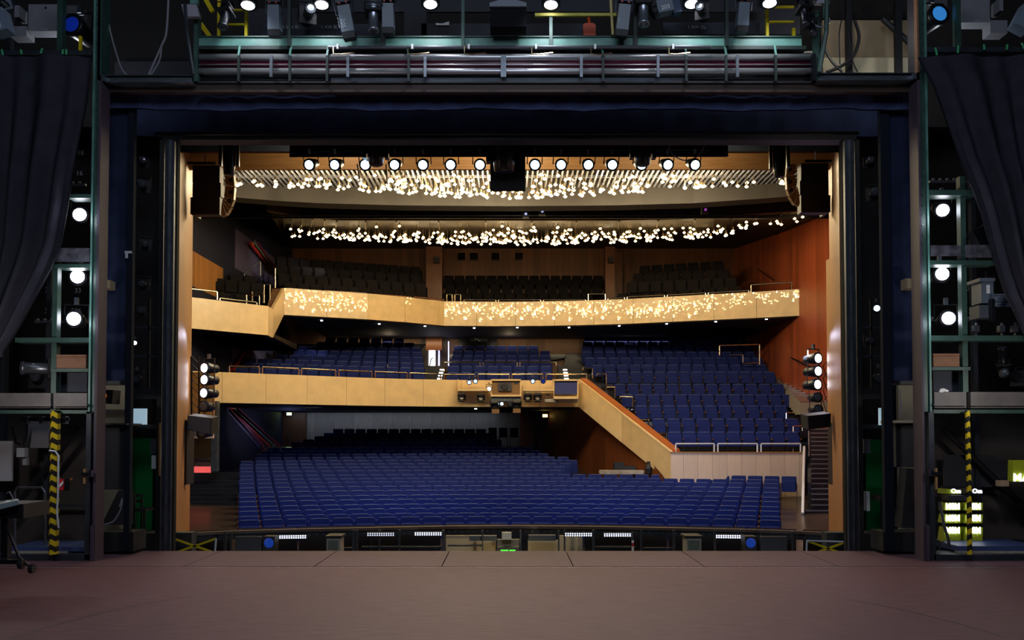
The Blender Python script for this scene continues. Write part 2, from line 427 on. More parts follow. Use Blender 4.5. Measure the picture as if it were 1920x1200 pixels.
# gangway steps between the blocks
for nm,(x0,x1) in(('left',(797,833)),('right',(1046,1088))):
    mb=MB()
    for i in range(7):
        p=W(x0,711-i*4.2,37.4+i*.8); q=W(x1,711-i*4.2,37.4+i*.8); mb.bb((p.x,p.y,p.z-.6),(q.x,p.y+.8,p.z))
    s=struct('gangway_steps',mb,aud_step); 
    mb=MB()
    for i in range(4):
        p=W((824 if nm=='left' else 1062)-i*.0+ (i*1.5 if nm=='left' else -i*.8),711-i*5.6,37.3+i*1.02); mb.box(p+V((0,-.01,.02)),(.17,.06,.05))
    e=build('step_light',mb,mat('step light','ffffff',.3,emit='fff4e0',es=5),s)
# sloping balustrade from balcony to terrace
a=LPW[-1]; bT=W(1259,849,31.3); H=LZT-LZB
def slope_panel(mb,t0,t1,h0,h1,o,th):
    A=V((a.x,a.y,LZT)); B=V((bT.x,bT.y,bT.z)); d=(B-A); nr=V((-d.y,d.x,0)).normalized()
    if nr.x<0: nr=-nr
    p=A+d*t0+nr*o; q=A+d*t1+nr*o; nt=nr*th
    z=V((0,0,1))
    mb.hexa([p+z*h0,q+z*h0,q+z*h0+nt,p+z*h0+nt,p+z*h1,q+z*h1,q+z*h1+nt,p+z*h1+nt])
mb=MB(); slope_panel(mb,0,.5,-H,0,0,.1); 
ba=build('sloping_balustrade',mb,fascia); ba['kind']='structure'
mb=MB(); slope_panel(mb,.5,1.0,-H,0,.03,.07); build('slat_backing',mb,wood_d,ba)
mb=MB()
for i in range(20): slope_panel(mb,.5,1.0,-H*(i+.8)/20,-H*(i+.3)/20,0,.05)
build('slatted_panel',mb,fascia,ba)
mb=MB(); slope_panel(mb,0,1.0,0,.05,-.02,.09); build('trim',mb,fascia,ba)
mb=MB(); slope_panel(mb,0,1.0,-.02,.10,.1,.28); build('handrail',mb,wood_rail,ba)
# ---- upper balcony
UZT=W(900,566,41).z; UZB=W(900,611.5,41).z
UP=[(533,540),(607,545),(690,550.5),(760,557),(833,565),(930,566),(996,565.5),(1080,564),(1170,561),(1260,556),(1350,551),(1430,546.5),(1500,542)]
UPW=[WZ(x,y,UZT) for x,y in UP]
ub=parapet(UPW,UZB,UZT,.12,1.75,'upper_balcony',fascia_p); ub['kind']='structure'
backing(UPW,UZB-.03,UZT-.01,.12,.06,ceil_brown,'backing',ub)
soffit(UPW,UZB,48,aud_navy,'soffit',ub)
UROWZ=[W(980,516,46.6).z,W(980,533,45.3).z,W(980,550,44).z,W(980,562,42.8).z]
UR=[[[(517,479),(650,490),(790,500)],[(831,516),(1132,516)],[(1197,498),(1357,488)]],
    [[(517,495),(650,505),(790,514)],[(833,533),(1130,533)],[(1185,512.6),(1368,503)]],
    [[(520,511.5),(650,521),(800,530.5)],[(843,551),(1112,551)],[(1173,528),(1382,519)]],
    [[(532,528.5),(650,536),(800,546)],[(868,562),(1100,562)],[(1157,548),(1395,534)]]]
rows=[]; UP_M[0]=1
for k,blocks in enumerate(UR):
    full=[]
    for b in blocks:
        P=[WZ(x,y,UROWZ[k]) for x,y in b]
        if k==3: P=[V((p.x,max(p.y,ratio(UPW,x).y+.55),p.z)) for p,(x,y) in zip(P,b)]
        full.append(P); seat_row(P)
    rows.append(full)
for bi in range(3):
    rr=[[ (r[bi][0]),(r[bi][-1])] for r in rows]
    fr=[rr[-1][0]+V((0,.3,-SH-.1)),rr[-1][1]+V((0,.3,-SH-.1))]; bk=[V((rr[0][0].x,48,rr[0][0].z-.9)),V((rr[0][1].x,48,rr[0][1].z-.9))]
    strip(rr,fr,bk,ceil_brown,'floor_tier',ub)
# projecting side box on the left
BZT=W(430,565.5,32.6).z; BZB=W(430,622,32.6).z
BP=[WZ(330,555,BZT),WZ(357,557,BZT),WZ(430,565.5,BZT),WZ(503,574,BZT)]
bx=parapet(BP,BZB,BZT,.1,1.15,'balcony_side_box',fascia); bx['kind']='structure'
A0=BP[-1]; A1=W(512,580,34.4); B1=UPW[0]
mb=MB(); mb.hexa([V((A0.x,A0.y,BZB)),V((A1.x,A1.y,A1.z-1.09)),V((A1.x-.1,A1.y+.05,A1.z-1.09)),V((A0.x-.1,A0.y+.1,BZB)),V((A0.x,A0.y,BZT)),V((A1.x,A1.y,A1.z)),V((A1.x-.1,A1.y+.05,A1.z)),V((A0.x-.1,A0.y+.1,BZT))])
mb.hexa([V((A1.x,A1.y,A1.z-1.09)),V((B1.x,B1.y,UZB)),V((B1.x-.12,B1.y,UZB)),V((A1.x-.12,A1.y,A1.z-1.09)),V((A1.x,A1.y,A1.z)),V((B1.x,B1.y,UZT)),V((B1.x-.12,B1.y,UZT)),V((A1.x-.12,A1.y,A1.z))])
build('return_panel',mb,fascia,bx)
mb=MB(); mb.hexa([V((A1.x-.13,A1.y+.1,A1.z-.7)),V((B1.x-.13,B1.y,UZT-.9)),V((B1.x-.5,B1.y,UZT-.9)),V((A1.x-.3,A1.y+.1,A1.z-.7)),V((A1.x-.13,A1.y+.1,A1.z-.05)),V((B1.x-.13,B1.y,UZT-.02)),V((B1.x-.5,B1.y,UZT-.02)),V((A1.x-.3,A1.y+.1,A1.z-.05))])
build('inner_panel',mb,wood_back,bx)
mb=MB(); mb.add([V((-11.6,BP[0].y,BZB)),V((BP[0].x,BP[0].y,BZB)),V((A0.x,A0.y,BZB)),V((A1.x,A1.y,BZB)),V((A1.x-.3,40,BZB)),V((-11.6,40,BZB))],[(0,1,2,3,4,5)]); build('soffit',mb,aud_navy,bx)
mb=MB(); mb.bb((-11.6,33.6,BZB),(A1.x-.4,40,BZB+.3)); build('floor_slab',mb,ceil_brown,bx)
for (x0,y0,x1,y1,d) in((402,508,482,518,36.6),(397,519.5,494,530,35.6),(408,546,470,553,34.6)):
    seat_row([W(x0,y0,d),W(x1,y1,d+.8)])
so=build('theatre_seating',STUFF,[blue_fab,mat('dimmed navy seat fabric','131012',.9,spec=.2),rim_light_m]); tag(so,'massed navy theatre seats of the rear stalls and both balconies','seating',None,'stuff')  # upper balcony: navy dimmed by warm light, put into the colour
# ---- walls
def wallbox(name,a,b,m,parent=None):
    mb=MB(); mb.bb(a,b); return struct(name,mb,m,parent)
wallbox('wall_left',(-11.9,19.9,-2),(-11.6,48.6,13),aud_navy)
wallbox('wall_right',(12.0,19.9,-2),(12.3,48.6,13),wood_r)
xs=lambda px,d:W(px,815,d).x
wallbox('wall_back_stalls',(xs(575,46.6),46.6,-.5),(xs(976,46.6),46.8,LZB+.2),wood_stall)
wallbox('wall_back_doors',(-11.6,46.6,-.5),(xs(575,46.6),46.8,LZB+.2),wood_back)
wallbox('wall_back_balcony',(-11.6,46.6,LZB+.2),(12,46.8,8.4),wood_back)
wallbox('wall_back_upper',(-11.6,48.1,6),(12,48.3,13),wood_d)
# dark timber wall below the sloping balustrade
p0=V((xs(976,45.5),46.6,0)); p1=V((bT.x-.25,31.5,0))
mb=MB(); d=(p1-p0).normalized(); nr=V((-d.y,d.x,0)); 
if nr.x<0: nr=-nr
mb.hexa([V((p.x,p.y,z))+nr*o for z in(-2,LZB+.1) for p,o in((p0,0),(p1,0),(p1,.15),(p0,.15))])
# cut the part that would rise above the balustrade: build as sloped top polygon
mb=MB(); N=16; lo=[];hi=[]
for i in range(N+1):
    p=p0+(p1-p0)*i/N
    s=0 if p.y>36.5 else (36.5-p.y)/(36.5-31.3)
    zt=LZB+.1-s*(LZT-bT.z)*.98
    lo.append(V((p.x,p.y,-1.2))); hi.append(V((p.x,p.y,max(zt,-.9))))
mb.grid([lo,hi])
struct('wall_under_balustrade',mb,mat('dark red timber','6a3a1e',.6,spec=.15,noise=.25,ns=4,stretch=(10,10,.4),plank=('Y',1.1),gap=.02,pv=.3))
# timber pillars of the upper balcony
for nm,(x0,x1,d) in{'a':(798,828,46.0),'b':(1136,1154,46.0),'c':(1424,1450,44),'d':(1135,1168,47.4)}.items():
    mb=MB(); mb.bb((xs(x0,d),d,6.2),(xs(x1,d),d+.5,11.5)); struct('pillar',mb,wood_r if nm=='c' else mat('pillar wood','7a4a2a',.4,noise=.2,ns=4,stretch=(10,10,.5)))
# wood panel seen in the side box, balcony end panels, grey column
mb=MB(); mb.bb((-11.6,32.6,W(385,552,35).z),(-11.585,36.5,W(385,490,35).z)); struct('wall_side_panel',mb,mat('side box boards','a8713a',.5,noise=.2,ns=4,stretch=(10,10,.5),plank=('Y',.25),gap=.05,pv=.2))
mb=MB(); mb.pxbox(358,698,401,793,30.2,.12); struct('balcony_end_panel',mb,wood_g)
mb=MB(); mb.pxbox(356,792,400,822,30.4,.1); struct('balcony_end_base',mb,beech)
mb=MB(); mb.pxbox(395,752,407,884,30.8,.3); struct('column_steel',mb,steel)
mb=MB(); mb.pxbox(355,820,396,884,33.0,.1); struct('wall_landing',mb,ceil_brown)
# ceilings
mb=MB(); zc=W(955,318,27.4).z
for i in range(150):
    x=-11.5+23*i/149; mb.bb((x,20.6,zc),(x+.05,29.4,zc+.05))
for y in(22,24.2,26.4,28.4): mb.bb((-11.5,y,zc+.05),(11.5,y+.08,zc+.12))
sl=struct('ceiling_slats',mb,slat_m)
wallbox('ceiling_void',(-11.9,19.9,12.6),(12.3,48.6,12.8),ceil_dark)
zb1=W(955,386,30).z
C1=[WZ(x,y,zb1) for x,y in((300,353),(380,363),(440,370),(520,376.5),(600,381),(750,385),(955,386.5),(1150,385),(1300,381),(1440,371.5),(1560,361),(1620,355))]
mb=MB()
for j in range(len(C1)-1):
    p,q=C1[j],C1[j+1]; up=V((0,0,2.1)); bkv=V((0,.7,0)); mb.hexa([p,q,q+bkv,p+bkv,p+up,q+up,q+bkv+up,p+bkv+up])
struct('ceiling_baffle',mb,mat('dark baffle','1c140b',.7,noise=.1))
# second, rear ceiling canopy
zr=W(955,413,34).z
C2=[WZ(x,y,zr) for x,y in((500,396),(545,404),(583,408.5),(633,413),(760,413.5),(955,413.5),(1140,413.7),(1300,410),(1380,405),(1480,398),(1560,392))]
zb=W(900,466,48.1).z
mb=MB(); Bk=[V((xs(px,48.1),48.1,zb)) for px in(480,530,570,625,770,955,1130,1290,1370,1450,1500)]
Bk[0].x=-11.6; Bk[-1].x=12
mb.grid([C2,Bk]); mb.grid([[p+V((0,0,.35)) for p in C2],C2]); mb.grid([[p+V((0,.4,.35)) for p in C2],[p+V((0,0,.35)) for p in C2]])
cc=struct('ceiling_canopy',mb,mat('dark canopy','261c12',.7,noise=.1))
mb=MB()
for i in range(22):
    t=(i+.5)/22*(len(C2)-1); j=int(t); fr=t-j; p=C2[j]+(C2[j+1]-C2[j])*fr; q=Bk[j]+(Bk[j+1]-Bk[j])*fr
    mb.tube([p+V((0,.05,-.03)),p+(q-p)*.5+V((0,0,-.03))],.035,4)
build('rib',mb,ceil_brown,cc)
wallbox('wall_catwalk',(-11.6,33.4,W(955,414,33.4).z+.1),(12,33.5,12.6),ceil_dark)
mb=MB()
for j in range(len(C2)-1): mb.tube([C2[j]+V((0,-.02,.02)),C2[j+1]+V((0,-.02,.02))],.035,5)
build('edge_trim',mb,wood_back,cc)
# ---- left aisle stairs, landing and coloured step panel
mb=MB()
z0=W(400,948,29.6).z; z1=W(400,886,32.2).z
for i in range(8):
    y=29.6+i*.33; z=z0+(z1-z0)*(i+1)/8; mb.bb((-11.55,y,z-.6),(xs(446,y),32.6,z))
struct('aisle_steps',mb,aud_step)
mb=MB(); mb.pxbox(350,875,393.5,886.5,32.15,.12); solo('step_panel',mb,red_p,'coral red glowing panel at the head of the left aisle steps','panel')
t=thing('picture_frame','framed dark picture with silver rim above the coral step panel','picture',W(381,876,32.6))
mb=MB(); mb.pxbox(368,863,397,877,32.62,.02); build('picture',mb,mat('picture print','3c4650',.4,noise=.4,ns=6),t)
mb=MB()
for q in((366,860,397,863),(366,860,368,877)): mb.pxbox(*q,32.58,.05)
build('frame',mb,chrome,t)
# ---- right staircase
mb=MB(); mn=MB(); zb_=W(1530,966,28).z
for i in range(18):
    y=28+.32*i; z=zb_+.15*(i+1); x0=xs(1509,28)+.33*i*.98; mb.bb((min(x0,xs(1520,y)),y,z-.4),(11.95,y+.36,z)); mn.bb((min(x0,xs(1520,y)),y-.012,z-.035),(11.95,y+.01,z+.004))
st=struct('side_stairs',mb,aud_step); build('nosing',mn,mat('step nosing','8a8e96',.3,metal=.5),st)
mb=MB(); mn=MB()
for i in range(14):
    y=34+.62*i; p=W(1500-i*3.6,752-i*4.1,y); mb.bb((p.x,y,p.z-.5),(11.95,y+.66,p.z)); mn.bb((p.x,y-.015,p.z-.04),(11.95,y+.02,p.z+.005))
st=struct('terrace_stairs',mb,mat('pale stair','8d8478',.4)); build('nosing',mn,chrome,st)
# ---- guard rails
def rail(path,r,label,group,m=chrome,name='guard_rail',posts=True):
    # path: world points of the bar; ends of 3+ points are uprights
    t=thing(name,label,'railing',(path[0].x,path[0].y,min(p.z for p in path)),group=group)
    if len(path)==2:
        mb=MB(); mb.tube(path,r,6); build('top_bar',mb,m,t)
    else:
        mb=MB(); mb.tube(path[1:-1],r,6); build('top_bar',mb,m,t)
        for a_,b_ in((path[0],path[1]),(path[-1],path[-2])):
            if (a_-b_).length>.02: mb=MB(); mb.tube([a_,b_+V((0,0,-r*.5))],r,6); build('post',mb,m,t)
    return t
brail=mat('bright steel rail','e6e8f0',.3,metal=.3)
railm=mat('polished rail','e8d8bc',.22,metal=1)
def urail(P,zt,x0,y0,x1,y1,label,group,r=.028):
    a_=ratio(P,x0); b_=ratio(P,x1); d0,d1=a_.y+.06,b_.y+.06
    A=W(x0,y0,d0);B=W(x1,y1,d1)
    rail([V((A.x,d0,zt)),A,B,V((B.x,d1,zt))],r,label,group,railm)
UR_=[(538,540,602,545),(607,544.5,688,549.5),(693,551,771,556.5),(776,556.5,832,561.5),(838,552,848,552),(853,552,864,552),(870,562,930,562),(935,562,1014,562),(1019,562,1098,562),(1103,551,1135,551),(1140,560,1171,557.5),(1176,556.5,1246,553),(1251,553,1323,549),(1328,549,1404,544.5),(1408,534,1484,529)]
for i,q in enumerate(UR_): urail(UPW,UZT,*q,f'polished guard rail on the upper balcony parapet, {ORD[i+1]} from its left end','rails along the upper balcony')
LR_=[(430,686.5,486,688),(492,688.5,560,691.5),(565,691.5,629,694.5),(635,694.5,697,697),(703,697.2,763,699.5),(768,699.5,826,702),(833,702.5,890,702.5),(896,702,955,702),(960,702,1018,702),(1024,702,1100,702)]
for i,q in enumerate(LR_): urail(LPW,LZT,*q,f'thin guard rail on the lower balcony parapet, {ORD[i+1]} from its left end','rails along the lower balcony')
def wrail(pts,d,label,group=None,r=.022,m=None,name='guard_rail',cat=None):
    P=[W(x,y,d if not isinstance(d,(list,tuple)) else d[i]) for i,(x,y) in enumerate(pts)]
    return rail(P,r,label,group,m or railm,name)
for i,(x0,x1) in enumerate(((833,900),(906,970),(975,1043))):
    wrail([(x0,709 if i==0 else 687),(x0,679),(x1,679),(x1,687 if i<2 else 686)],40.5,f'gold rail between the centre balcony seat rows, {ORD[i+1]} from the left','rails between centre balcony rows',.03)
for i,(x0,x1) in enumerate(((1267,1339),(1346,1420),(1427,1501))):
    wrail([(x0,849),(x0,832),(x1,832),(x1,849)],31.4,f'bright guard rail on the beech terrace wall, {ORD[i+1]} from the left','rails on the terrace wall',.026,brail)
for lab,pts in(('tall guard rail at the terrace steps, just above the bright wall rails',[(1487,849),(1487,799),(1513,799),(1513,802)]),('guard rail frame halfway up the terrace steps',[(1474,808),(1474,774),(1504,774),(1504,808)]),
    ('guard rail frame behind the halfway one on the terrace steps',[(1492,782),(1492,750),(1520,750),(1520,752)]),('topmost guard rail frame on the terrace steps',[(1480,757),(1480,727),(1508,727),(1508,757)])):
    wrail(pts,33.0+(849-pts[1][1])*.06 if 0 else 32.2+(799-pts[1][1])*.075+.5,lab,'rails beside the terrace steps')
wrail([(1349,666),(1349,647.5),(1424,645.5),(1424,683)],41.2,'large gold rail round the gangway in the upper terrace rows',None,.04)
wrail([(1368,665),(1368,665),(1393,665),(1393,680)],40.6,'small gold rail just below the large one on the terrace')
wrail([(1392,681),(1424,680)],40.4,'short level bar under the large gold terrace rail',None,.035)
wrail([(1517,855),(1516,808)],31,'upright rail post beside the right stairs')
wrail([(1505,963),(1508,838)],[27.9,31.0],'bright steep handrail at the foot of the right stairs',None,.045,brail,'handrail')
wrail([(1468,663),(1530,694)],[40.5,34.0],'dark sloping handrail on the red timber wall',None,.04,metal_blk,'handrail')
wrail([(1421,505),(1453,527)],[42,40],'pale sloping handrail beside the upper right wall',None,.03,railm,'handrail')
# side box rails
for i,(lab,pts) in enumerate((('gold rail at the inner end of the left side box',[(345,552),(345,540),(407,547),(407,562)]),('low gold rail on the left side box parapet',[(412,566),(412,559),(481,567),(481,571)]),
    ('square gold rail frame at the right end of the side box',[(462,570),(462,552),(486,554.5),(486,571)]),('tall gold rail frame beside the side box slope',[(495,568),(495,533),(506,533),(506,562)]),('mid gold rail frame in the side box steps',[(473,567),(473,546),(494,547),(494,568)]))):
    d=33.0+i*.25
    wrail(pts,[31.6,31.6,32.5,32.5] if i==0 else [32.6,32.6,33.7,33.7] if i==1 else d+.6,lab,'rails of the left side box',.028)
wrail([(458,522),(458,513),(488,490),(488,517)],38,'thin dark stair rail in front of the streaked wall',None,.03,steel,'handrail')
wrail([(516,540),(516,503)],37.4,'slim upright pole at the head of the side box slope')
# terrace left side step rails
for i,(x0,y0) in enumerate(((1093,690),(1119,701),(1137,726),(1162,744),(1200,787),(1230,812))):
    d=(38,37.4,36.2,35.4,34,32.6)[i]; w=(18,18,16,24,17,20)[i]; h=(20,22,20,20,20,20)[i]
    wrail([(x0,y0+4),(x0,y0),(x0+w,y0+.5),(x0+w,y0+h)],d,f'small step rail behind the sloping balustrade, {ORD[i+1]} from the top','rails behind the sloping balustrade')
for y0,y1,xa,xb in((455,524,440,514),(630,700,436,520)):
    ya,yb=11.55*F/(955-xa),11.55*F/(955-xb); mb=MB(); mb.bb((-11.6,ya,W(478,y1,41).z),(-11.587,yb,W(478,y0,41).z)); struct('wall_mural_panel',mb,mat('violet grey wall','5a5470',.6))
# coloured streaks painted on the left wall
def streak(p,q,w,m,nm,parent):
    mb=MB(); x=-11.585
    def at(px,py):
        r=ray(px,py); t=x/r.x; return V((x,r.y*t,CAMZ+r.z*t))
    A,B=at(*p),at(*q); d=(B-A).normalized(); n=V((0,-d.z,d.y))*w
    mb.hexa([A-n,B-n,B-n+V((.01,0,0)),A-n+V((.01,0,0)),A+n,B+n,B+n+V((.01,0,0)),A+n+V((.01,0,0))]); return build(nm,mb,m,parent)
mr=mat('red mural paint','f04a38',.4); mo=mat('orange mural paint','f0a878',.4); mg=mat('green grey mural paint','6f7d68',.5); md=mat('dark red mural paint','8a2a38',.5); mbm=mat('violet mural paint','4a4060',.5)
for nm,y,segs in(('upper balcony level',1,[((470,455),(508,503)),]),('lower balcony level',2,[((438,694),(481,632))]),('stalls level',3,[((434,766),(506,838))])):
    t=thing('painted_mural',f'painted streaks of red and orange light on the left wall at {nm}','mural',(-11.59,40,0))
    (p,q)=segs[0]
    for k,(o,w,m,s) in enumerate(((0,.06,mr,'red_streak'),(7,.14,mg,'green_streak'),(-7,.12,md,'dark_red_streak'),(3.2,.05,mo,'orange_streak'),(13,.09,md,'dark_red_streak'),(-13,.12,mbm,'violet_streak'))):
        streak((p[0]+o*(.9 if y!=3 else .7),p[1]),(q[0]+o*(.6 if y!=3 else 1.5),q[1]),w,m,s,t)
# ---- doors and exit signs
def exit_sign(px,py,d,lab,m=None,w=9,h=5):
    t=thing('exit_sign',lab,'exit sign',W(px,py+h/2,d))
    mb=MB(); mb.pxbox(px-w/2-.8,py-h/2-1.2,px+w/2+.8,py+h/2+.5,d,.1); build('housing',mb,black,t)
    mb=MB(); mb.pxbox(px-w/2,py-h/2,px+w/2,py+h/2,d-.02,.03); build('lit_face',mb,m or exit_e,t)
for px,py,d,lab,m in((542,776,46.2,'lit green exit sign over the left stalls door',None),(1022,779.5,42.5,'warm lit sign over the dark stalls door at centre right',warm_e),(1441,614.5,44.5,'lit green exit sign under the right end of the upper balcony',None),(1411,454,46.5,'lit green exit sign high at the right of the upper balcony',None),
    (1068,617.5,46.2,'wide amber lamp under the upper balcony soffit right of centre',warm_e),(817,618,46.2,'amber lamp over the open lit doorway',warm_e)):
    exit_sign(px,py,d,lab,m,12 if m is warm_e and py<700 else 9)
def door(px0,py0,px1,py1,d,m,nm,handle=None):
    mb=MB(); mb.pxbox(px0,py0,px1,py1,d,.08); o=struct(nm,mb,m)
    if handle: mb=MB(); mb.box(W(*handle,d-.05),(.05,.08,.25)); build('door_handle',mb,chrome,o)
door(520,768,573,840,46.4,mat('brown door','5b3d28',.45,noise=.15,ns=3,stretch=(8,8,.5)),'door_1',(541,821))
door(527,612,541,665,46.4,mat('dark door','33241a',.5),'door_2',(537,644))
mb=MB(); mb.pxbox(804,632,816,690,46.3,.05); o=struct('door_3',mb,mat('daylight beyond the door','ffffff',.5,emit='eaf0ff',es=4))
mb=MB(); mb.tube([W(805,688,46.2),W(809,672,46.2),W(813,671,46.2)],.03,5); build('door_handle',mb,black,o)
mb=MB(); mb.pxbox(821.5,632,824.5,690,46.25,.05); mb.pxbox(840,640,842,686,46.25,.05); struct('door_slit',mb,mat('daylight slit','ffffff',.5,emit='b8b8ff',es=1.6))
mb=MB(); mb.pxbox(790,615,804,697,46.4,.1); mb.pxbox(816,615,821.5,697,46.35,.1);mb.pxbox(824.5,615,840,697,46.35,.1); struct('doorway_surround',mb,mat('dark door surround','2c211a',.5))
# control room window
t=thing('control_room_window','dark control room window with white ring marks on its glass','window',W(897,648,46.4)); 
mb=MB(); mb.pxbox(860,621,932,650,46.4,.1); build('frame',mb,metal_blk,t)
mb=MB(); mb.pxbox(882,622,914,640,46.35,.06); build('glass',mb,mat('grey window glass','4a5258',.1,coat=1),t)
mb=MB(); c=W(900,635,46.3)
mb.tube([c+V((.11*math.cos(i*.5),0,.11*math.sin(i*.5))) for i in range(11)],.02,5); mb.box(W(892,634.5,46.3),(.1,.03,.1)); build('ring_mark',mb,white,t)
# ledge downlights in the soffits
for i,(x,y) in enumerate(((603,600.5),(711,607),(797,611),(889,614.5),(970,613.5),(1067,613.5),(1161,610.5),(1250,606.5),(1342,602.5),(1437,598))):
    p=WZ(x,y,UZB); mb=MB(); mb.cyl(p+V((0,0,-.03)),p+V((0,0,.02)),.045,.045,10); solo('downlight',mb,led_e,f'small white downlight in the upper balcony soffit, {ORD[i+1]} from the left','downlight','downlights of the upper balcony')
mb=MB(); p=WZ(892,766,LZB); mb.cyl(p+V((0,0,-.03)),p+V((0,0,.02)),.05,.05,10); solo('downlight',mb,led_e,'small white downlight in the lower balcony soffit','downlight')
# loose chairs at the back of the stalls
def make_chair(r):
    m=MB(); m.box((0,.2,.68),(.4,.04,.42),(-.15,0,0)); build('backrest',m,mat('dark chair fabric','15171f',.8),r)
    m=MB(); m.box((0,0,.44),(.42,.42,.06)); build('seat',m,MATS['dark chair fabric'],r)
    for x in(-.19,.19):
        for y in(-.19,.19): m=MB(); m.cyl((x,y,.43),(x*1.1,y*1.1,0),.013,.013,6); build('leg',m,chrome,r)
for i,px in enumerate((923.5,943.5,964)):
    p=W(px,836,44.6); place('loose_chair',make_chair,p,(0,0,0),1,'loose_chair',f'dark loose chair against the pale back wall of the stalls, {ORD[i+1]} from the left','chair','loose chairs at the back wall')
# boxes and floor edge by the dark timber wall
for (q,lab) in(((1152,867,1171,883),'taller black box against the dark timber wall'),((1171,874,1192,883),'low black box beside the taller one at the timber wall')):
    mb=MB(); mb.pxbox(*q,33.2,.4); solo('equipment_box',mb,black,lab,'box')
mb=MB(); mb.pxbox(1126,882.5,1208,889,32.6,.6); solo('cloth_bundle',mb,mat('pale cloth','a0958a',.9,noise=.3,ns=4),'long pale bundle lying in front of the dark timber wall','bundle')
mb=MB(); c=W(1216,889,32.4); mb.lathe([(.1,0),(.13,.2),(.1,.3),(.07,.35),(.07,.45)],c,'z',10); solo('waste_bin',mb,black,'small dark bin under the foot of the sloping balustrade','bin')

# catwalk lamps between the ceilings, wall boxes and booth windows of the upper balcony
for i,(x,y,m) in enumerate(((986,401,mat('faint white lens','d0d0ff',.3,emit='c0c8ff',es=.6)),(1017,396,MATS['faint white lens']),(1323,393,mat('violet lens','a050c0',.3,emit='b050c0',es=.5)))):
    t=thing('catwalk_lamp',('small dark lamp on the ceiling catwalk, left of the white pair','small dark lamp on the ceiling catwalk, right of the white pair','small violet lens lamp on the ceiling catwalk')[i],'stage light',W(x,y+6,32.2))
    mb=MB(); mb.pxbox(x-6,y-6,x+6,y+6,32.2,.3); build('housing',mb,black,t); mb=MB(); mb.cyl(W(x,y,32.19),W(x,y,32.12),.05,.05,10); build('lens',mb,m,t)
mb=MB(); zt_=W(955,404,32.5).z; mb.tube([V((-9,32.5,zt_)),V((9,32.5,zt_))],.03,6); solo('catwalk_rail',mb,metal_blk,'long dark rail of the ceiling catwalk between the two lamp clusters','rail')
for i,x in enumerate((818,1146)):
    t=thing('wall_projector',f'small black lamp box on the {("left","right")[i]} timber pillar of the upper balcony','stage light',W(x,492,45.7)); mb=MB(); mb.pxbox(x-5,483,x+5,492,45.6,.3); build('housing',mb,black,t); mb=MB(); mb.pxbox(x-4,481,x+4,483.5,45.7,.1); build('bracket',mb,steel_d,t)
for i,(x0,x1) in enumerate(((858,872),(881,896),(922,936),(966,980))):
    t=thing('booth_window',f'dark booth window high in the upper back wall, {ORD[i+1]} from the left','window',W((x0+x1)/2,487,48.0)); mb=MB(); mb.pxbox(x0,474,x1,487,48.02,.06); build('glass',mb,mat('booth glass','14100e',.15),t); mb=MB(); mb.pxbox(x0-1,486.5,x1+1,488,48.0,.08); build('sill',mb,ceil_brown,t)
# ================================================================ PENDANTS
rp=random.Random(5)
capm=mat('pendant metal','6a5a40',.4,metal=.8)
def pendant(p,ztop):
    mb=MB(); mb.m=0; mb.lathe([(.01,-.042),(.03,-.03),(.058,-.006),(.054,.008),(.03,.026),(.012,.042)],p,'z',8)
    mb.m=1; mb.cyl(p+V((0,0,.05)),p+V((0,0,.14)),.028,.02,6); mb.cyl(p+V((0,0,.13)),V((p.x,p.y,ztop)),.005,.005,4,False)
    return mb
def env(x,c,w): return math.exp(-((x-c)/w)**2)
n=0; FRONT=[]; REAR=[]
while n<300:
    x=rp.gauss(955,200) if rp.random()<.72 else rp.uniform(445,1472)
    if not 442<x<1474 : continue
    e=env(x,955,330); yb=346+26*e; yt=327 if e>.25 else 332
    y=rp.uniform(yt,yb) if rp.random()<.35 else yb-abs(rp.gauss(0,(yb-yt)*.35))
    if y<yt: continue
    dm=min(29.0,7.75*F/(815-y)); d=rp.uniform(26.7,max(26.9,dm))
    p=W(x,y,d); FRONT.append(p); o=solo('pendant_bulb',pendant(p,zc),[bulb_e,capm],'small glowing bulb on a thin cord in the front pendant cluster','pendant lamp','bulbs of the front pendant cluster'); n+=1
mb=MB(); n=0
while n<430:
    x=rp.gauss(955,190) if rp.random()<.55 else rp.uniform(543,1400 if rp.random()<.93 else 1460)
    if not 541<x<1510 or (814<x<820) or abs(x-1238)<3: continue
    e=env(x,955,380); yb=440+20*e-(8 if x>1380 else 0); yt=416+ (6 if e>.5 else 8)
    y=yb-abs(rp.gauss(0,(yb-yt)*.5))
    if y<yt-3: continue
    if x>1330: y-=(x-1330)*.1
    d=rp.uniform(34.5,37.2) if x<1330 else 34.2; p=W(x,y,d); zt=zr+(zb-zr)*(d-34)/14 if x<1330 else p.z+.6
    REAR.append(p)
    if p.z>zt-.1: continue
    b=pendant(p,zt); 
    o=len(mb.v); mb.v+=b.v; mb.f+=[[i+o for i in f] for f in b.f]; mb.mi+=b.mi; n+=1
for x,y in((1465,421),(1490,410),(1505,407)):
    p=W(x,y,33.2); b=pendant(p,p.z+1); o=len(mb.v); mb.v+=b.v; mb.f+=[[i+o for i in f] for f in b.f]; mb.mi+=b.mi
tag(build('pendant_bulbs',mb,[bulb_e,capm]),'dense band of glowing bulbs under the rear canopy','pendant lamps',None,'stuff')
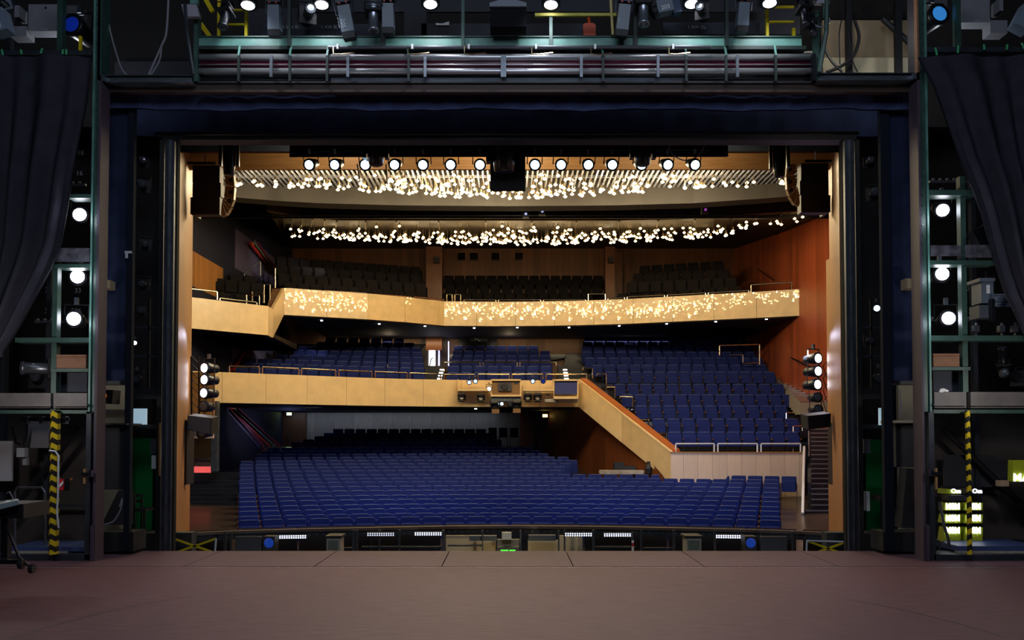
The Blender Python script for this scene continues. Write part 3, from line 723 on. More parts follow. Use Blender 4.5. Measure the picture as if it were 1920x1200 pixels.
# ================================================================ PROSCENIUM
def vbox(mb,x0,x1,y0,y1,d,th,yr=600):
    a=W(x0,yr,d).x; b=W(x1,yr,d).x; return mb.bb((a,d,W(955,y1,d).z),(b,d+th,W(955,y0,d).z))
def VB(name,x0,x1,y0,y1,d,th,m,parent=None,yr=None):
    mb=MB(); vbox(mb,x0,x1,y0,y1,d,th,(y0+y1)/2 if yr is None else yr); return build(name,mb,m,parent)
def SB(name,x0,x1,y0,y1,d,th,m,label,cat,group=None,yr=None):
    mb=MB(); vbox(mb,x0,x1,y0,y1,d,th,(y0+y1)/2 if yr is None else yr); return solo(name,mb,m,label,cat,group)
def ST(name,x0,x1,y0,y1,d,th,m,parent=None,yr=None):
    o=VB(name,x0,x1,y0,y1,d,th,m,parent,yr)
    if parent is None: o['kind']='structure'
    return o
def reveal(xa,da,xb,db,y0,y1,th,name,parent=None,y0b=None):
    A=W(xa,700,da).x; B=W(xb,700,db).x; s=th if A>0 else -th
    za0,za1=W(955,y0,da).z,W(955,y1,da).z; zb0,zb1=W(955,y0b or y0,db).z,W(955,y1,db).z
    mb=MB(); mb.hexa([(A,da,za1),(B,db,zb1),(B+s,db,zb1),(A+s,da,za1),(A,da,za0),(B,db,zb0),(B+s,db,zb0),(A+s,da,za0)])
    o=build(name,mb,wood_g,parent)
    if parent is None: o['kind']='structure'
    return o
pl=reveal(333,16.6,352.5,20.2,286,1010,.3,'wall_reveal_left'); reveal(351,20.25,358.5,21.6,296,1006,.25,'return',pl)
pr=reveal(1577,16.6,1557.5,20.2,286,1010,.3,'wall_reveal_right'); reveal(1587,16.5,1551,20.35,474,1010,.12,'lower_slab',pr,488)
for s,x0,x1 in(('left',318,359),('right',1550,1596)):
    ST('trim_pit_side_'+s,x0,x1,999,1060,16.2,.25,mat('dark pit block','22262c',.6))
ST('trim_header',326,1592,284,317.5,19.8,.08,wood_gh)
ST('trim_header_strip',326,1592,258,284,19.75,.3,mat('grey blue header','3a4658',.7,noise=.15))
mb=MB(); mb.bb((-22,20.0,-3),(W(333,600,20).x,20.2,15)); struct('wall_proscenium_left',mb,blackm)
mb=MB(); mb.bb((W(1578,600,20).x,20.0,-3),(22,20.2,15)); struct('wall_proscenium_right',mb,blackm)
mb=MB(); mb.bb((W(333,600,20).x,20.0,W(955,286,20).z),(W(1578,600,20).x,20.2,15)); struct('wall_proscenium_top',mb,blackm)
for nm,x0,x1 in(('left',305,329),('right',1583,1606)):
    t=ST('frame_post_'+nm,x0+(0 if nm=='left' else 5),x1-(6 if nm=='left' else 0),262,1034,15.1,.09,steel_d)
    VB('edge_strip',x0+(18 if nm=='left' else 0),x1-(0 if nm=='left' else 17),262,1034,15.2,.12,blackm,t)
    VB('flange',x0+(7 if nm=='left' else 12),x1-(12 if nm=='left' else 7),262,1034,15.06,.05,steel,t)
ST('trim_frame_top',305,1606,250,262,15.3,.3,black)
# ---- stage floor
yE=WZ(955,1033,0).y; yG=WZ(955,1063,0).y
mb=MB(); mb.bb((-16,-2,-.25),(16,yG-.02,0)); fl=struct('floor',mb,stage)
cuts=[-16]+[WZ(px,1033,0).x for px in(416,632,843,1061,1278,1500)]+[16]
mb=MB()
for a,b in zip(cuts,cuts[1:]): mb.bb((a+.008,yG+.06,-.25),(b-.008,yE,0))
build('apron_boards',mb,stage2,fl)
mb=MB(); mb.bb((-16,yG-.02,-.25),(16,yG+.06,-.015)); build('groove',mb,black,fl)
mb=MB(); mb.bb((-16,yG-.07,0),(16,yG-.022,.004)); build('metal_strip',mb,mat('worn wood strip','8a6f68',.5,noise=.4,ns=12),fl)
mb=MB(); rr=4.67
mb.grid([[V((r_*math.cos(t*PI/48),8.0+r_*math.sin(t*PI/48),.0015)) for t in range(49)] for r_ in(rr-.008,rr+.008)])
for (x0,y0,x1,y1) in((745,1075,767,1066),(1247,1071,1263,1084),(640,1083,660,1072)):
    p,q=WZ(x0,y0,.0015),WZ(x1,y1,.0015); d=(q-p).normalized(); nn=V((-d.y,d.x,0))*.008; mb.quad(p-nn,q-nn,q+nn,p+nn)
build('seam',mb,black,fl)
mb=MB(); mb.bb((-16,13.6,-.26),(16,30,-.3)) if 0 else mb.bb((-16,yE,-2.8),(16,yE+.1,-.25)); struct('trim_stage_front',mb,black)
# ---- orchestra pit
zr_=W(955,986.5,21).z
PR=[WZ(x,y,zr_) for x,y in((250,1004),(325,1001),(447,995.5),(560,992.5),(700,989.5),(835,986.8),(955,986),(1090,987),(1250,989.7),(1400,993),(1490,996),(1590,1001),(1660,1004))]
mb=MB()
for p,q in zip(PR,PR[1:]):
    d=(q-p).normalized(); nn=V((-d.y,d.x,0)); mb.hexa([p+V((0,0,-.06)),q+V((0,0,-.06)),q+nn*.22+V((0,0,-.06)),p+nn*.22+V((0,0,-.06)),p,q,q+nn*.22,p+nn*.22])
pt=struct('trim_pit_rail',mb,mat('pit rail top','544a48',.35,noise=.2))
mb=MB()
for p,q in zip(PR,PR[1:]):
    d=(q-p).normalized(); nn=V((-d.y,d.x,0)); mb.hexa([p+nn*.06+V((0,0,-.19)),q+nn*.06+V((0,0,-.19)),q+nn*.2+V((0,0,-.19)),p+nn*.2+V((0,0,-.19)),p+nn*.06+V((0,0,-.06)),q+nn*.06+V((0,0,-.06)),q+nn*.2+V((0,0,-.06)),p+nn*.2+V((0,0,-.06))])
build('pit_beam',mb,mat('dark blue grey steel','252c36',.5,metal=.3),pt)
mb=MB()
for i in range(110):
    p,_=along(PR,(i+.5)/110); mb.box(p+V((0,.05,-.13)),(.03,.02,.02))
build('bolt',mb,steel,pt)
mb=MB()
for p,q in zip(PR,PR[1:]):
    d=(q-p).normalized(); nn=V((-d.y,d.x,0))*.9; mb.hexa([V((p.x,p.y,-3))+nn,V((q.x,q.y,-3))+nn,V((q.x,q.y,-3))+nn*1.1,V((p.x,p.y,-3))+nn*1.1,V((p.x,p.y,zr_-.05))+nn,V((q.x,q.y,zr_-.05))+nn,V((q.x,q.y,zr_-.05))+nn*1.1,V((p.x,p.y,zr_-.05))+nn*1.1])
struct('wall_pit',mb,dark_wall)
mb=MB(); mb.bb((-16,yE,-3.1),(16,22,-3)); struct('floor_pit',mb,black)
# ================================================================ PORTAL
D=13.74
# stage side and back walls beyond the towers
mb=MB(); mb.bb((-16,17.2,-.3),(W(300,600,17.2).x,17.4,14)); wl=struct('wall_stage_left',mb,dark_wall)
mb=MB(); mb.bb((W(1612,600,17.2).x,17.2,-.3),(16,17.4,14)); wr=struct('wall_stage_right',mb,dark_wall)
mb=MB(); mb.bb((-16,16.2,W(955,238,16.2).z),(16,16.4,14)); wt=struct('wall_stage_top',mb,dark_wall)
for s,x,y,pa in(('18',151,287,wl),('16',149,325,wl),('31',91,544,wl),('33',146,545,wl),('30',90,583,wl),('206',143,583,wl),('32',1754,183,wr),('311',1822,541,wr),('30',1822,584,wr)):
    text(s,W(x,y,17.15),.13,tape_w,pa,name='number')
# black header layers
ST('trim_brown_board',190,1722,155,172.5,13.95,.12,mat('brown board','3c2a22',.6,noise=.15,ns=4,stretch=(1,4,8)))
def teaser(name,x0,x1,y0,y1,d,m,wave,label):
    rows=[]
    for j in range(5):
        r=[]
        for i in range(121):
            px=x0+(x1-x0)*i/120; yy=y0+(y1+(wave*math.sin(px*.019)+wave*.5*math.sin(px*.047)) -y0)*j/4
            p=W(px,yy,d); p.y+=.014*math.sin(px*.11+.7*math.sin(px*.03)); r.append(p)
        rows.append(r)
    mb=MB(); mb.grid(rows); mb.grid([[p+V((0,.06,0)) for p in r] for r in rows])
    return solo(name,mb,m,label,'curtain')
teaser('teaser_curtain',196,1714,165,205,14.3,navy,2,'navy velour border curtain hung under the brown board')
teaser('border_curtain',200,1710,170,256,15.6,navy_d,.8,'darker black border curtain hanging lower behind the navy one')
mb=MB(); mb.tube([W(290,250.5,15.2),W(1610,249,15.2)],.03,6); bt=solo('batten_pipe',mb,metal_blk,'long thin black pipe along the foot of the dark border curtain','pipe')
for s,(x0,x1) in(('left',(197,247)),('right',(1655,1713))):
    t=thing('masking_panel',f'dark navy masking panel standing inside the {s} portal tower','panel',W((x0+x1)/2,1030,14.5))
    VB('cloth',x0,x1,172,715,14.5,.1,navy_d,t,yr=450)
    g=(236,247) if s=='left' else (1655,1672)
    VB('edge_post',*g,172,1032,14.42,.1,mat('dark blue post','171d28',.9,spec=.2),t,yr=600)
    VB('lower_panel',*((188,237) if s=='left' else (1680,1724)),797 if s=='left' else 793,918 if s=='left' else 876,14.45,.1,mat('black panel','15151d',.7),t)
    VB('plinth',*((186,250) if s=='left' else (1656,1726)),998,1034,14.45,.5,black,t)
    VB('shelf',*((188,237) if s=='left' else (1680,1724)),793.5 if s=='left' else 788,797 if s=='left' else 793,14.3,.6,black if s=='left' else cream,t)
    VB('top_bar',*((188,237) if s=='left' else (1680,1724)),714,721,14.4,.2,black,t)
    if s=='left':
        mb=MB(); vbox(mb,232,245,470.5,475,14.38,.01); vbox(mb,233,238,475,484,14.38,.01); build('tape_mark',mb,tape_w,t)
    ST('wall_cream_'+s,*((186,236) if s=='left' else (1686,1726)),700,1000,16.6,.1,cream)
    sg=SB('box_sign',*((194,206) if s=='left' else (1699,1716)),525 if s=='left' else 522,541,14.25,.2,mat('beige box','a89878',.6),f'small beige box fixed to the {s} masking panel','box')
# ---- towers
def tower(s):
    L=s=='left'
    X=(lambda x:x) if L else (lambda x:x)
    t=thing('portal_tower',f'tall green steel portal tower at the {s} of the stage opening','tower',W(120 if L else 1790,1052,D))
    if L:
        VB('post',171,185,-20,772,D,.3,green,t,yr=450); VB('inner_flange',169.5,173,-20,772,D-.03,.05,green_l,t,yr=450)
        VB('side_panel',178.5,183.5,152,1053,D-.05,.3,purple,t,yr=620); VB('upper_panel',183,188,-20,150,D,.3,mat('dark violet panel','2c2a38',.6),t,yr=70)
        VB('foot_cover',169,175,985,1053,D-.08,.34,purple,t); VB('lower_post',160,169,772,1050,D,.3,steel_d,t)
        VB('inner_post',97,106.5,470,772,D+.05,.12,green,t,yr=620); VB('top_post',107,117,-20,97,D+.05,.12,green,t)
        for q in((-30,172,94,103),(126,171,364,371),(100,170,495,502),(28,168,633,642),(95,165,691,697),(-30,172,769,775.5)): VB('cross_beam',*q,D,.25,green if q[2]>100 else steel_d,t)
        VB('cross_beam',95,165,686,691,D+.1,.5,green,t)
        for q in((-30,95,737,765),(100,163,737,765)): VB('girder_plate',*q,D-.02,.1,mat('painted girder','5a5654',.5,noise=.2,ns=5),t); 
        for q in((-30,95,757,762),(100,163,757,762)): VB('girder_lip',*q,D-.08,.1,MATS['painted girder'],t)
        VB('label_plate',103,168,465,490,D-.02,.06,mat('stickered plate','4c4c54',.5,noise=.6,ns=9),t)
        VB('back_panel',104,163,698,735,D+.3,.05,mat('slate panel','363c4a',.7),t)
        VB('base_frame',-30,167,1040,1052,D,.5,steel_d,t); VB('platform',12,163,1026,1034,D+.2,.9,mat('blue platform','3a4a78',.5),t); VB('platform_edge',10,125,1034,1039,D+.15,.1,mat('pale worn edge','a8a090',.6,noise=.3,ns=8),t)
        VB('back_post',84,92,480,1045,D+1.3,.12,steel_d,t); VB('back_post',4,12,-20,1045,D+1.3,.12,steel_d,t)
        VB('back_beam',-30,165,946,950,D+1.4,.06,steel_d,t)
    else:
        VB('post',1727.5,1741,-20,772,D,.3,green,t,yr=450); VB('inner_flange',1739.5,1743,-20,772,D-.03,.05,green_l,t,yr=450)
        VB('side_panel',1726.5,1731,150,1055,D-.05,.3,purple,t,yr=620); VB('upper_panel',1718,1723,-20,150,D,.3,MATS['dark violet panel'],t,yr=70); VB('wood_edge',1719.5,1723,-20,135,D-.04,.1,wood_box,t)
        VB('foot_cover',1737,1744,985,1055,D-.08,.34,purple,t); VB('lower_post',1743,1753,772,1055,D,.3,steel_d,t)
        VB('inner_post',1803,1813,330,735,D+.05,.12,green,t,yr=540); VB('top_post',1793,1802,-20,92,D+.05,.12,green,t)
        for q in((1736,1950,88,97),(1741,1832,356,366),(1743,1868,488,496),(1745,1950,629,639),(1748,1820,688,694),(1750,1950,768,775)): VB('cross_beam',*q,D,.25,green if q[2]>100 else steel_d,t)
        for q in((1752,1812,735,765),(1820,1950,735,765)): VB('girder_plate',*q,D-.02,.1,MATS['painted girder'],t)
        for q in((1752,1812,756,761),(1820,1950,756,761)): VB('girder_lip',*q,D-.08,.1,MATS['painted girder'],t)
        VB('label_plate',1745,1802,460,479,D-.02,.06,MATS['stickered plate'],t); VB('label_plate',1812,1862,459,482,D-.02,.06,MATS['stickered plate'],t)
        VB('back_panel',1750,1808,696,734,D+.3,.05,MATS['slate panel'],t)
        VB('base_frame',1752,1950,1040,1053,D,.5,steel_d,t); VB('platform',1796,1950,1024,1034,D+.2,.9,MATS['blue platform'],t); VB('platform_edge',1796,1950,1034,1039,D+.15,.1,MATS['pale worn edge'],t)
        VB('back_post',1826,1834,330,1045,D+1.3,.12,steel_d,t)
        VB('back_beam',1850,1950,1012,1016,D+1.4,.06,steel_d,t)
    VB('rear_panel',*((-40,165) if L else (1750,1960)),775,1040,D+1.62,.04,mat('brown black board','453e3a',.8,noise=.15),t)
    # diagonal brace of the lower storey
    mb=MB(); p,q=(W(150,800,D+1.2),W(20,960,D+1.2)) if L else (W(1765,800,D+1.2),W(1930,960,D+1.2)); mb.tube([p,q],.05,6); build('brace',mb,black,t)
    mb=MB()
    ys=[i*18+8 for i in range(42)]
    for y in ys: mb.box(W(182 if L else 1730,y,D-.01),(.018,.02,.018))
    build('rivet',mb,steel,t)
    return t
TL=tower('left'); TRr=tower('right')
hz=stripes('hazard tape','e2c61c','1c1a18',.16,slope=.9)
for s,x0,x1 in(('left',93,106),('right',1811,1821)):
    mb=MB(); a=W(x0,905,D-.1); b=W(x1,905,D-.1); z0=W(955,1038,D).z; z1=W(955,770,D).z; r=(b.x-a.x)/2; c=(a.x+b.x)/2
    if s=='left': mb.prism([(c-r,D-.1,z0),(c,D-.16,z0),(c+r,D-.1,z0),(c+r*.8,D+.02,z0),(c-r*.8,D+.02,z0)],(0,0,z1-z0))
    else: mb.tube([(c,D-.1,z0),(c+.005,D-.1,(z0+z1)/2),(c,D-.1,z1)],r*.9,10)
    solo('striped_pole',mb,hz,f'yellow and black hazard striped pole under the {s} tower deck','pole')
# ---- black drapes tied back
def drape(edge,far,label,sgn):
    rows=[]; N=46
    for j in range(61):
        y=104+ (edge[-1][1]+8-104)*j/60
        for (xa,ya),(xb,yb) in zip(edge,edge[1:]):
            if ya<=y<=yb or (xb,yb)==edge[-1]: e=xa+(xb-xa)*min(1,max(0,(y-ya)/(yb-ya))); 
            if ya<=y<=yb: break
        r=[]
        for i in range(N+1):
            u=i/N; px=e+(far-e)*u
            sag=0 if j else 0
            p=W(px,y,D-.35)
            fold=.10*math.sin(u*34+.9*math.sin(u*9)+j*.008)*(0.25+.75*min(1,j/25)) + .05*math.sin(u*13+1)
            p.y+=fold; r.append(p)
        rows.append(r)
    mb=MB(); mb.grid(rows); mb.grid([[p+V((0,.02,0)) for p in r] for r in rows])
    return solo('stage_drape',mb,cloth,label,'curtain',None,None,True)
drape([(170,100),(168,113),(160,190),(147,253),(133,320),(123,383),(110,453),(90,500),(53,567),(20,627),(-2,660)],-75,'black drape pulled aside across the left portal tower',1)
drape([(1722,100),(1730,118),(1753,157),(1773,213),(1800,287),(1830,353),(1847,400),(1873,493),(1893,550),(1912,587),(1930,630)],1995,'black drape pulled aside across the right portal tower',-1)
# ---- steel header beams either side of the bridge
for s,x0,x1,y0,y1 in(('left',190,360,141,154),('right',1535,1722,137,150)):
    t=thing('header_beam',f'grey steel beam between the {s} tower and the lighting bridge','beam',W((x0+x1)/2,y1,D))
    VB('web',x0,x1,y0,y1-2,D+.1,.15,steel,t); VB('flange',x0,x1,y1-2,y1,D,.35,steel,t); VB('end_plate',*((187,197) if s=='left' else (1712,1723)),y0,y1,D,.3,steel,t)
    VB('top_lip',x0,x1,y0-1,y0+1,D+.05,.2,steel_d,t)
# beige wall and dark counterpart above the beams
ST('wall_beige',1543,1708,38,142,16.0,.1,mat('stained beige wall','a08c6e',.8,noise=.2,ns=1.2)); ST('trim_beige',1543,1708,108,142,15.95,.08,cream)
for x in(1584,1594): pass
SB('wall_post',1588,1598,0,140,15.6,.1,black,'black upright post in front of the beige wall, left of two','post',yr=70); SB('wall_post',1680,1692,0,140,15.6,.1,black,'black upright post in front of the beige wall, right of two','post',yr=70)
mb=MB(); mb.tube([W(1655,35,15.7),W(1707,82,15.7)],.05,6); solo('diagonal_brace',mb,black,'black diagonal strut across the beige wall','strut')
ST('wall_grey_low',215,362,115,142,15.9,.1,mat('dark grey wall','2b2b33',.8))
# ================================================================ LIGHTING BRIDGE
DB=13.9
br=thing('lighting_bridge','green steel lighting bridge spanning the top of the stage opening','bridge',W(950,92,DB))
VB('main_beam',372,1503,68,85.5,DB,.2,green_l,br); VB('lower_flange',366,1512,85.5,92,DB-.02,.3,mat('dark green steel','1d2c28',.5),br)
VB('top_edge',372,1503,67,69,DB-.03,.26,green,br)
for i,(x0,x1) in enumerate(((539,545),(714,722),(865,871),(1030,1036),(1188,1195),(1360,1366))): VB('upright',x0,x1,-20,86,DB-.08,.08,green if i in(2,3) else MATS['dark green steel'],br)
for x0,x1 in((363,371),(1529,1537)): VB('end_post',x0,x1,18,152,DB-.05,.15,green,br)
VB('kick_board',488,704,45,66.5,DB+.5,.06,mat('dark grey board','3a3a46',.7),br); VB('kick_board',1243,1424,42,64,DB+.5,.06,MATS['dark grey board'],br)
VB('back_board',790,1100,44,68,DB+.8,.06,mat('charcoal board','2a2a33',.7),br); VB('back_board',758,800,17,68,DB+.8,.06,MATS['charcoal board'],br);VB('rear_panel',560,1420,0,22,DB+.9,.05,MATS['charcoal board'],br)
VB('rear_panel',458,560,16,66,DB+1.2,.05,MATS['charcoal board'],br); VB('rear_panel',1400,1500,14,64,DB+1.2,.05,MATS['charcoal board'],br)
kb=[c for c in br.children if c.name.startswith('kick_board')]
for x,s in((546,'1. KW. EL.'),(618,'1. KW. EL.'),(1307,'1. KW. CL.')): text(s,W(x,51,DB+.49),.065,white,br,name='lettering')
VB('yellow_bar',1003,1156,24,29.5,DB-.1,.05,mat('dull yellow bar','b8b040',.5,noise=.25,ns=5),br)
# ladders
for s,(xa,xb),(ya,yb),rg in(('left',(410,461),(-15,17),(18,45)),('right',(1439,1489),(-5,52),(12,40))):
    t=thing('yellow_ladder',f'yellow steel ladder at the {s} end of the lighting bridge','ladder',W((xa+xb)/2,67,DB+.25))
    VB('stile',xa-2.5,xa+2.5,ya,67,DB+.2,.06,yellow,t); VB('stile',xb-2.5,xb+2.5,yb,67,DB+.2,.06,yellow,t)
    for y in rg: VB('rung',xa if s=='right' else xa+(20 if y==18 else 17),xb,y-1.5,y+1.5,DB+.2,.04,yellow,t)
for s,pts in(('upper left',((383,-6),(398,21))),('lower left',((376,44),(393,68))),('upper right',((1508,-4),(1498,14))),('lower right',((1526,32),(1519,42)))):
    mb=MB(); p,q=W(*pts[0],DB+.6),W(*pts[1],DB+.6); d=(q-p).normalized(); n=V((-d.z,0,d.x))*.035; mb.hexa([p-n,q-n,q-n+V((0,.05,0)),p-n+V((0,.05,0)),p+n,q+n,q+n+V((0,.05,0)),p+n+V((0,.05,0))])
    solo('stair_stringer',mb,yellow,f'yellow sloping stair stringer beside the bridge, {s} one','stringer')
# orange shovel, paper, stick
t=thing('orange_shovel','orange shovel standing on the bridge behind the green beam','shovel',W(1105,66,DB+.4))
og=mat('orange plastic','c8481c',.4); mb=MB(); mb.prism([W(x,y,DB+.35) for x,y in((1094,66),(1093,47),(1097,43),(1113,43),(1117,47),(1117,66))],(0,.05,0)); build('blade',mb,og,t)
mb=MB(); mb.tube([W(1105,44,DB+.38),W(1103,30,DB+.4)],.025,6); build('handle',mb,og,t)
mb=MB(); mb.prism([W(x,y,DB+.75) for x,y in((817,47),(817,43),(829,44),(842,40),(842,47))],(0,.02,0)); solo('white_paper',mb,white,'crumpled white paper on the dark board of the bridge','paper')
mb=MB(); mb.tube([W(1145,0,DB-.1),W(1149,65,DB-.1)],.022,6); solo('wooden_stick',mb,mat('pale stick','c0b070',.6),'pale wooden stick leaning upright on the bridge','stick')
# ---- curtain roller
cr=thing('curtain_roller','long curtain roller of silver pipes with a maroon roll under the bridge','roller',W(950,150,DB))
def hcyl(nm,y,rp_,d,m,x0=372,x1=1528): mb=MB(); mb.cyl(W(x0,y,d),W(x1,y,d),rp_*S(d),None,14); return build(nm,mb,m,cr,True)
silver=mat('brushed silver pipe','c4c4c8',.3,metal=.6); 
hcyl('pipe',108,6.8,DB+.05,silver); hcyl('roll',121,8.5,DB+.12,mat('maroon roll','5c1830',.35,spec=.6,noise=.25,ns=1.5)); hcyl('pipe',134,6.5,DB+.03,silver); hcyl('tie_rod',121,1.2,DB-.02,silver)
hcyl('thin_rod',143,2.2,DB+.1,steel); hcyl('rear_tube',100,5,DB+.35,metal_blk); hcyl('thin_rod',150,1.5,DB+.1,steel_d,372,640); hcyl('thin_rod',147,1.5,DB+.1,steel_d,1285,1528)
VB('base_angle',620,1290,146,152,DB+.05,.2,steel_d,cr); VB('base_board',372,1530,152,155.5,DB,.3,black,cr)
def strap(x,y0,y1,m,nm='bracket',w=2.2):
    VB(nm,x-w,x+w,y0,y1,DB-.12,.05,m,cr)
for x in(447,543,613): 
    strap(x,105,152,MATS['dark green steel'],'bracket'); mb=MB(); p,q=W(x,105,DB-.1),W(x+3,87,DB-.02); mb.tube([p,q],.02,4); build('bracket_arm',mb,green_l,cr)
for x in(766,1131,1287,1362,1455):
    strap(x,103,152,MATS['dark green steel']); mb=MB(); p,q=W(x,105,DB-.1),W(x-3,86,DB-.02); mb.tube([p,q],.02,4); build('bracket_arm',mb,green_l,cr)
for x in(508,652,797,944,1090,1234,1383): strap(x,103,144,steel,'clamp',2.6 if x!=944 else 5)
VB('end_plate',1524,1530,100,150,DB-.1,.4,metal_blk,cr)
mb=MB(); mb.tube([W(615,89,DB-.12),W(1332,88,DB-.12)],.028,8); bp=solo('batten_pipe',mb,mat('grey pipe','6a6a70',.4,metal=.6),'grey batten pipe with brass hooks under the green bridge beam','pipe')
bp2=bp
for i,x in enumerate((629,769,875,1001,1112,1258)):
    t=thing('cable_hook',f'small bent brass pipe hook hanging from the grey batten, {ORD[i+1]} from the left','hook',W(x,101,DB-.18),group='brass hooks on the batten')
    mb=MB(); mb.tube([W(x-4,88,DB-.16),W(x-4,101,DB-.18),W(x+10,102,DB-.18),W(x+36,99,DB-.18)],.012,5); build('hook',mb,brass,t)
    mb=MB(); mb.box(W(x+4,87.5,DB-.16),(.03,.03,.075)); build('clip',mb,white,t)
# ================================================================ LUMINAIRES (each built once at life size, axis along -Y)
def fix_led(lens):
    def f(r):
        m=MB(); m.lathe([(.06,.36),(.085,.34),(.10,.2),(.125,.03),(.125,-.02),(.108,-.02)],(0,0,0),'y',18); build('housing',m,metal_blk,r,True)
        m=MB(); m.lathe([(.0,-.034),(.075,-.032),(.088,-.021),(.088,-.005),(0,-.005)],(0,0,0),'y',18); build('lens',m,lens,r)
        m=MB(); m.tube([(-.15,.12,0),(-.15,.12,.2),(.15,.12,.2),(.15,.12,0)],.014,5); build('yoke',m,black,r)
        m=MB(); m.box((0,.12,.25),(.05,.06,.1)); build('clamp',m,steel,r)
    return f
def fix_profile(body,lens):
    def f(r):
        m=MB(); m.lathe([(.12,.62),(.135,.58),(.135,.36),(.09,.32),(.09,.02),(.105,0),(.105,-.05),(.085,-.05)],(0,0,0),'y',16); build('barrel',m,body,r,True)
        m=MB(); m.lathe([(0,-.066),(.06,-.062),(.083,-.052),(.083,-.03),(0,-.03)],(0,0,0),'y',16); build('lens',m,lens,r)
        m=MB(); m.box((0,.34,0),(.3,.05,.3)); build('shutter_frame',m,black,r)
        m=MB(); m.tube([(-.16,.4,0),(-.16,.4,.24),(.16,.4,.24),(.16,.4,0)],.014,5); build('yoke',m,black,r)
    return f
def fix_box(r):
    m=MB(); m.hexa([(-.09,-.1,-.36),(.09,-.1,-.36),(.09,.1,-.36),(-.09,.1,-.36),(-.085,-.09,0),(.085,-.09,0),(.085,.09,0),(-.085,.09,0)]); build('body',m,grey_b,r)
    m=MB(); m.hexa([(-.085,-.09,-.45),(.085,-.09,-.45),(.085,.09,-.45),(-.085,.09,-.45),(-.09,-.1,-.361),(.09,-.1,-.361),(.09,.1,-.361),(-.09,.1,-.361)]); build('vent',m,black,r)
    m=MB(); m.tube([(-.13,0,.14),(-.13,0,-.1),(.13,0,-.1),(.13,0,.14)],.012,5); m.box((0,0,.1),(.2,.14,.1)); build('bracket',m,steel_d,r)
    m=MB(); m.box((.05,-.09,.03),(.03,.03,.03)); m.box((-.05,-.09,.03),(.03,.03,.03)); build('knob',m,mat('red knob','8a2820',.5),r)
def fix_mover(r):
    m=MB(); m.box((0,0,.18),(.38,.34,.14)); build('base',m,black,r)
    m=MB(); m.box((-.2,0,-.08),(.07,.16,.42)); m.box((.2,0,-.08),(.07,.16,.42)); m.box((0,0,.09),(.46,.2,.06)); build('yoke',m,metal_blk,r)
    m=MB(); m.lathe([(.09,-.42),(.13,-.40),(.15,-.2),(.15,.02),(.1,.08)],(0,0,0),'z',14); build('head',m,mat('mover head','2a2622',.35),r,True)
def fix_fresnel(lens):
    def f(r):
        m=MB(); m.box((0,.12,0),(.24,.24,.24)); m.box((0,.27,0),(.18,.08,.18)); build('housing',m,metal_blk,r)
        m=MB(); m.lathe([(0,-.005),(.088,-.008),(.088,.005),(0,.005)],(0,0,0),'y',16); build('lens',m,lens,r)
        for sgn in(1,-1):
            m=MB(); m.box((0,-.07,sgn*.15),(.26,.15,.008),(sgn*.45,0,0)); build('barn_door',m,metal_blk,r)
            m=MB(); m.box((sgn*.145,-.05,0),(.008,.12,.22),(0,0,-sgn*.45)); build('barn_door',m,metal_blk,r)
        m=MB(); m.tube([(-.16,.12,0),(-.16,.12,.2),(.16,.12,.2),(.16,.12,0)],.012,5); build('yoke',m,black,r)
    return f
f_sm=fix_led(mat('small lamp lens','c8d8ff',.2,emit='90b8ff',es=1.3)); f_on=fix_led(led_e); f_bl=fix_led(led_b); f_off=fix_led(led_d); f_blue=fix_led(blue_lens)
pf_d=fix_profile(metal_blk,led_d); pf_s=fix_profile(mat('silver lamp barrel','9aa2ac',.3,metal=.8),led_d); fr_off=fix_fresnel(mat('pale lens','b8b4a8',.2,coat=1)); fr_dk=fix_fresnel(led_d)
def lum(key,b,px,py,d,rpx,label,rot=(0,0,0),base=.088,group=None,cat='stage light',name=None):
    return place(key,b,W(px,py,d),rot,rpx*S(d)/base,name or 'stage_light',label,cat,group)
# bridge luminaires
for i,(x,y) in enumerate(((465,8),(603,7),(807,6),(1033,7),(1297,5.5),(1443,4))):
    lum('led_on',f_on,x,y,DB-.25,12.5,f'glowing white lamp on the lighting bridge, {ORD[i+1]} from the left',(R(78),0,R(8 if i<3 else -8)),group='glowing lamps on the bridge')
for i,(x,y,tx,ty,sc_) in enumerate(((514.5,12,0,0,1),(645,13,R(-6),R(-10),1.08),(728,9,0,0,.97),(1171,11,0,R(6),1.03),(1394,7,0,R(3),.95))):
    o=place('box_lamp',fix_box,W(x,y,DB-.3),(R(8),ty,0),sc_,'box_lamp',f'grey box lamp with vented foot on the bridge, {ORD[i+1]} from the left','stage light','grey box lamps on the bridge')
    if i==1: text('205',V((-.11,-.05,-.22)),.1,tape_w,o,rot=(PI/2,PI/2,-PI/2),name='lettering',local=True); text('205',V((-.045,-.104,-.25)),.085,tape_w,o,rot=(PI/2,PI/2,0),name='lettering',local=True)
    if i==3: text('201',V((-.07,-.104,-.25)),.05,tape_w,o,rot=(PI/2,PI/2,0),name='lettering',local=True)
t=thing('projector_lamp','tilted grey lamp body marked 203 on the bridge','stage light',W(1245,15,DB-.25),(0,R(-12),0))
m=MB(); m.box((0,0,0),(.24,.2,.19)); build('body',m,grey_b,t,local=True); m=MB(); m.box((.18,.02,-.03),(.12,.16,.2)); build('rear_cap',m,mat('dark blue cap','2a3c5c',.4),t,local=True); m=MB(); m.cyl((-.12,0,-.02),(-.2,0,-.05),.09,.1,12); build('snout',m,black,t,local=True)
text('203',V((0,-.103,-.035)),.09,white,t,local=True); text('SPOT',V((-.005,-.103,.05)),.05,mat('faded letter','a0a8b0',.6),t,local=True) if 0 else None
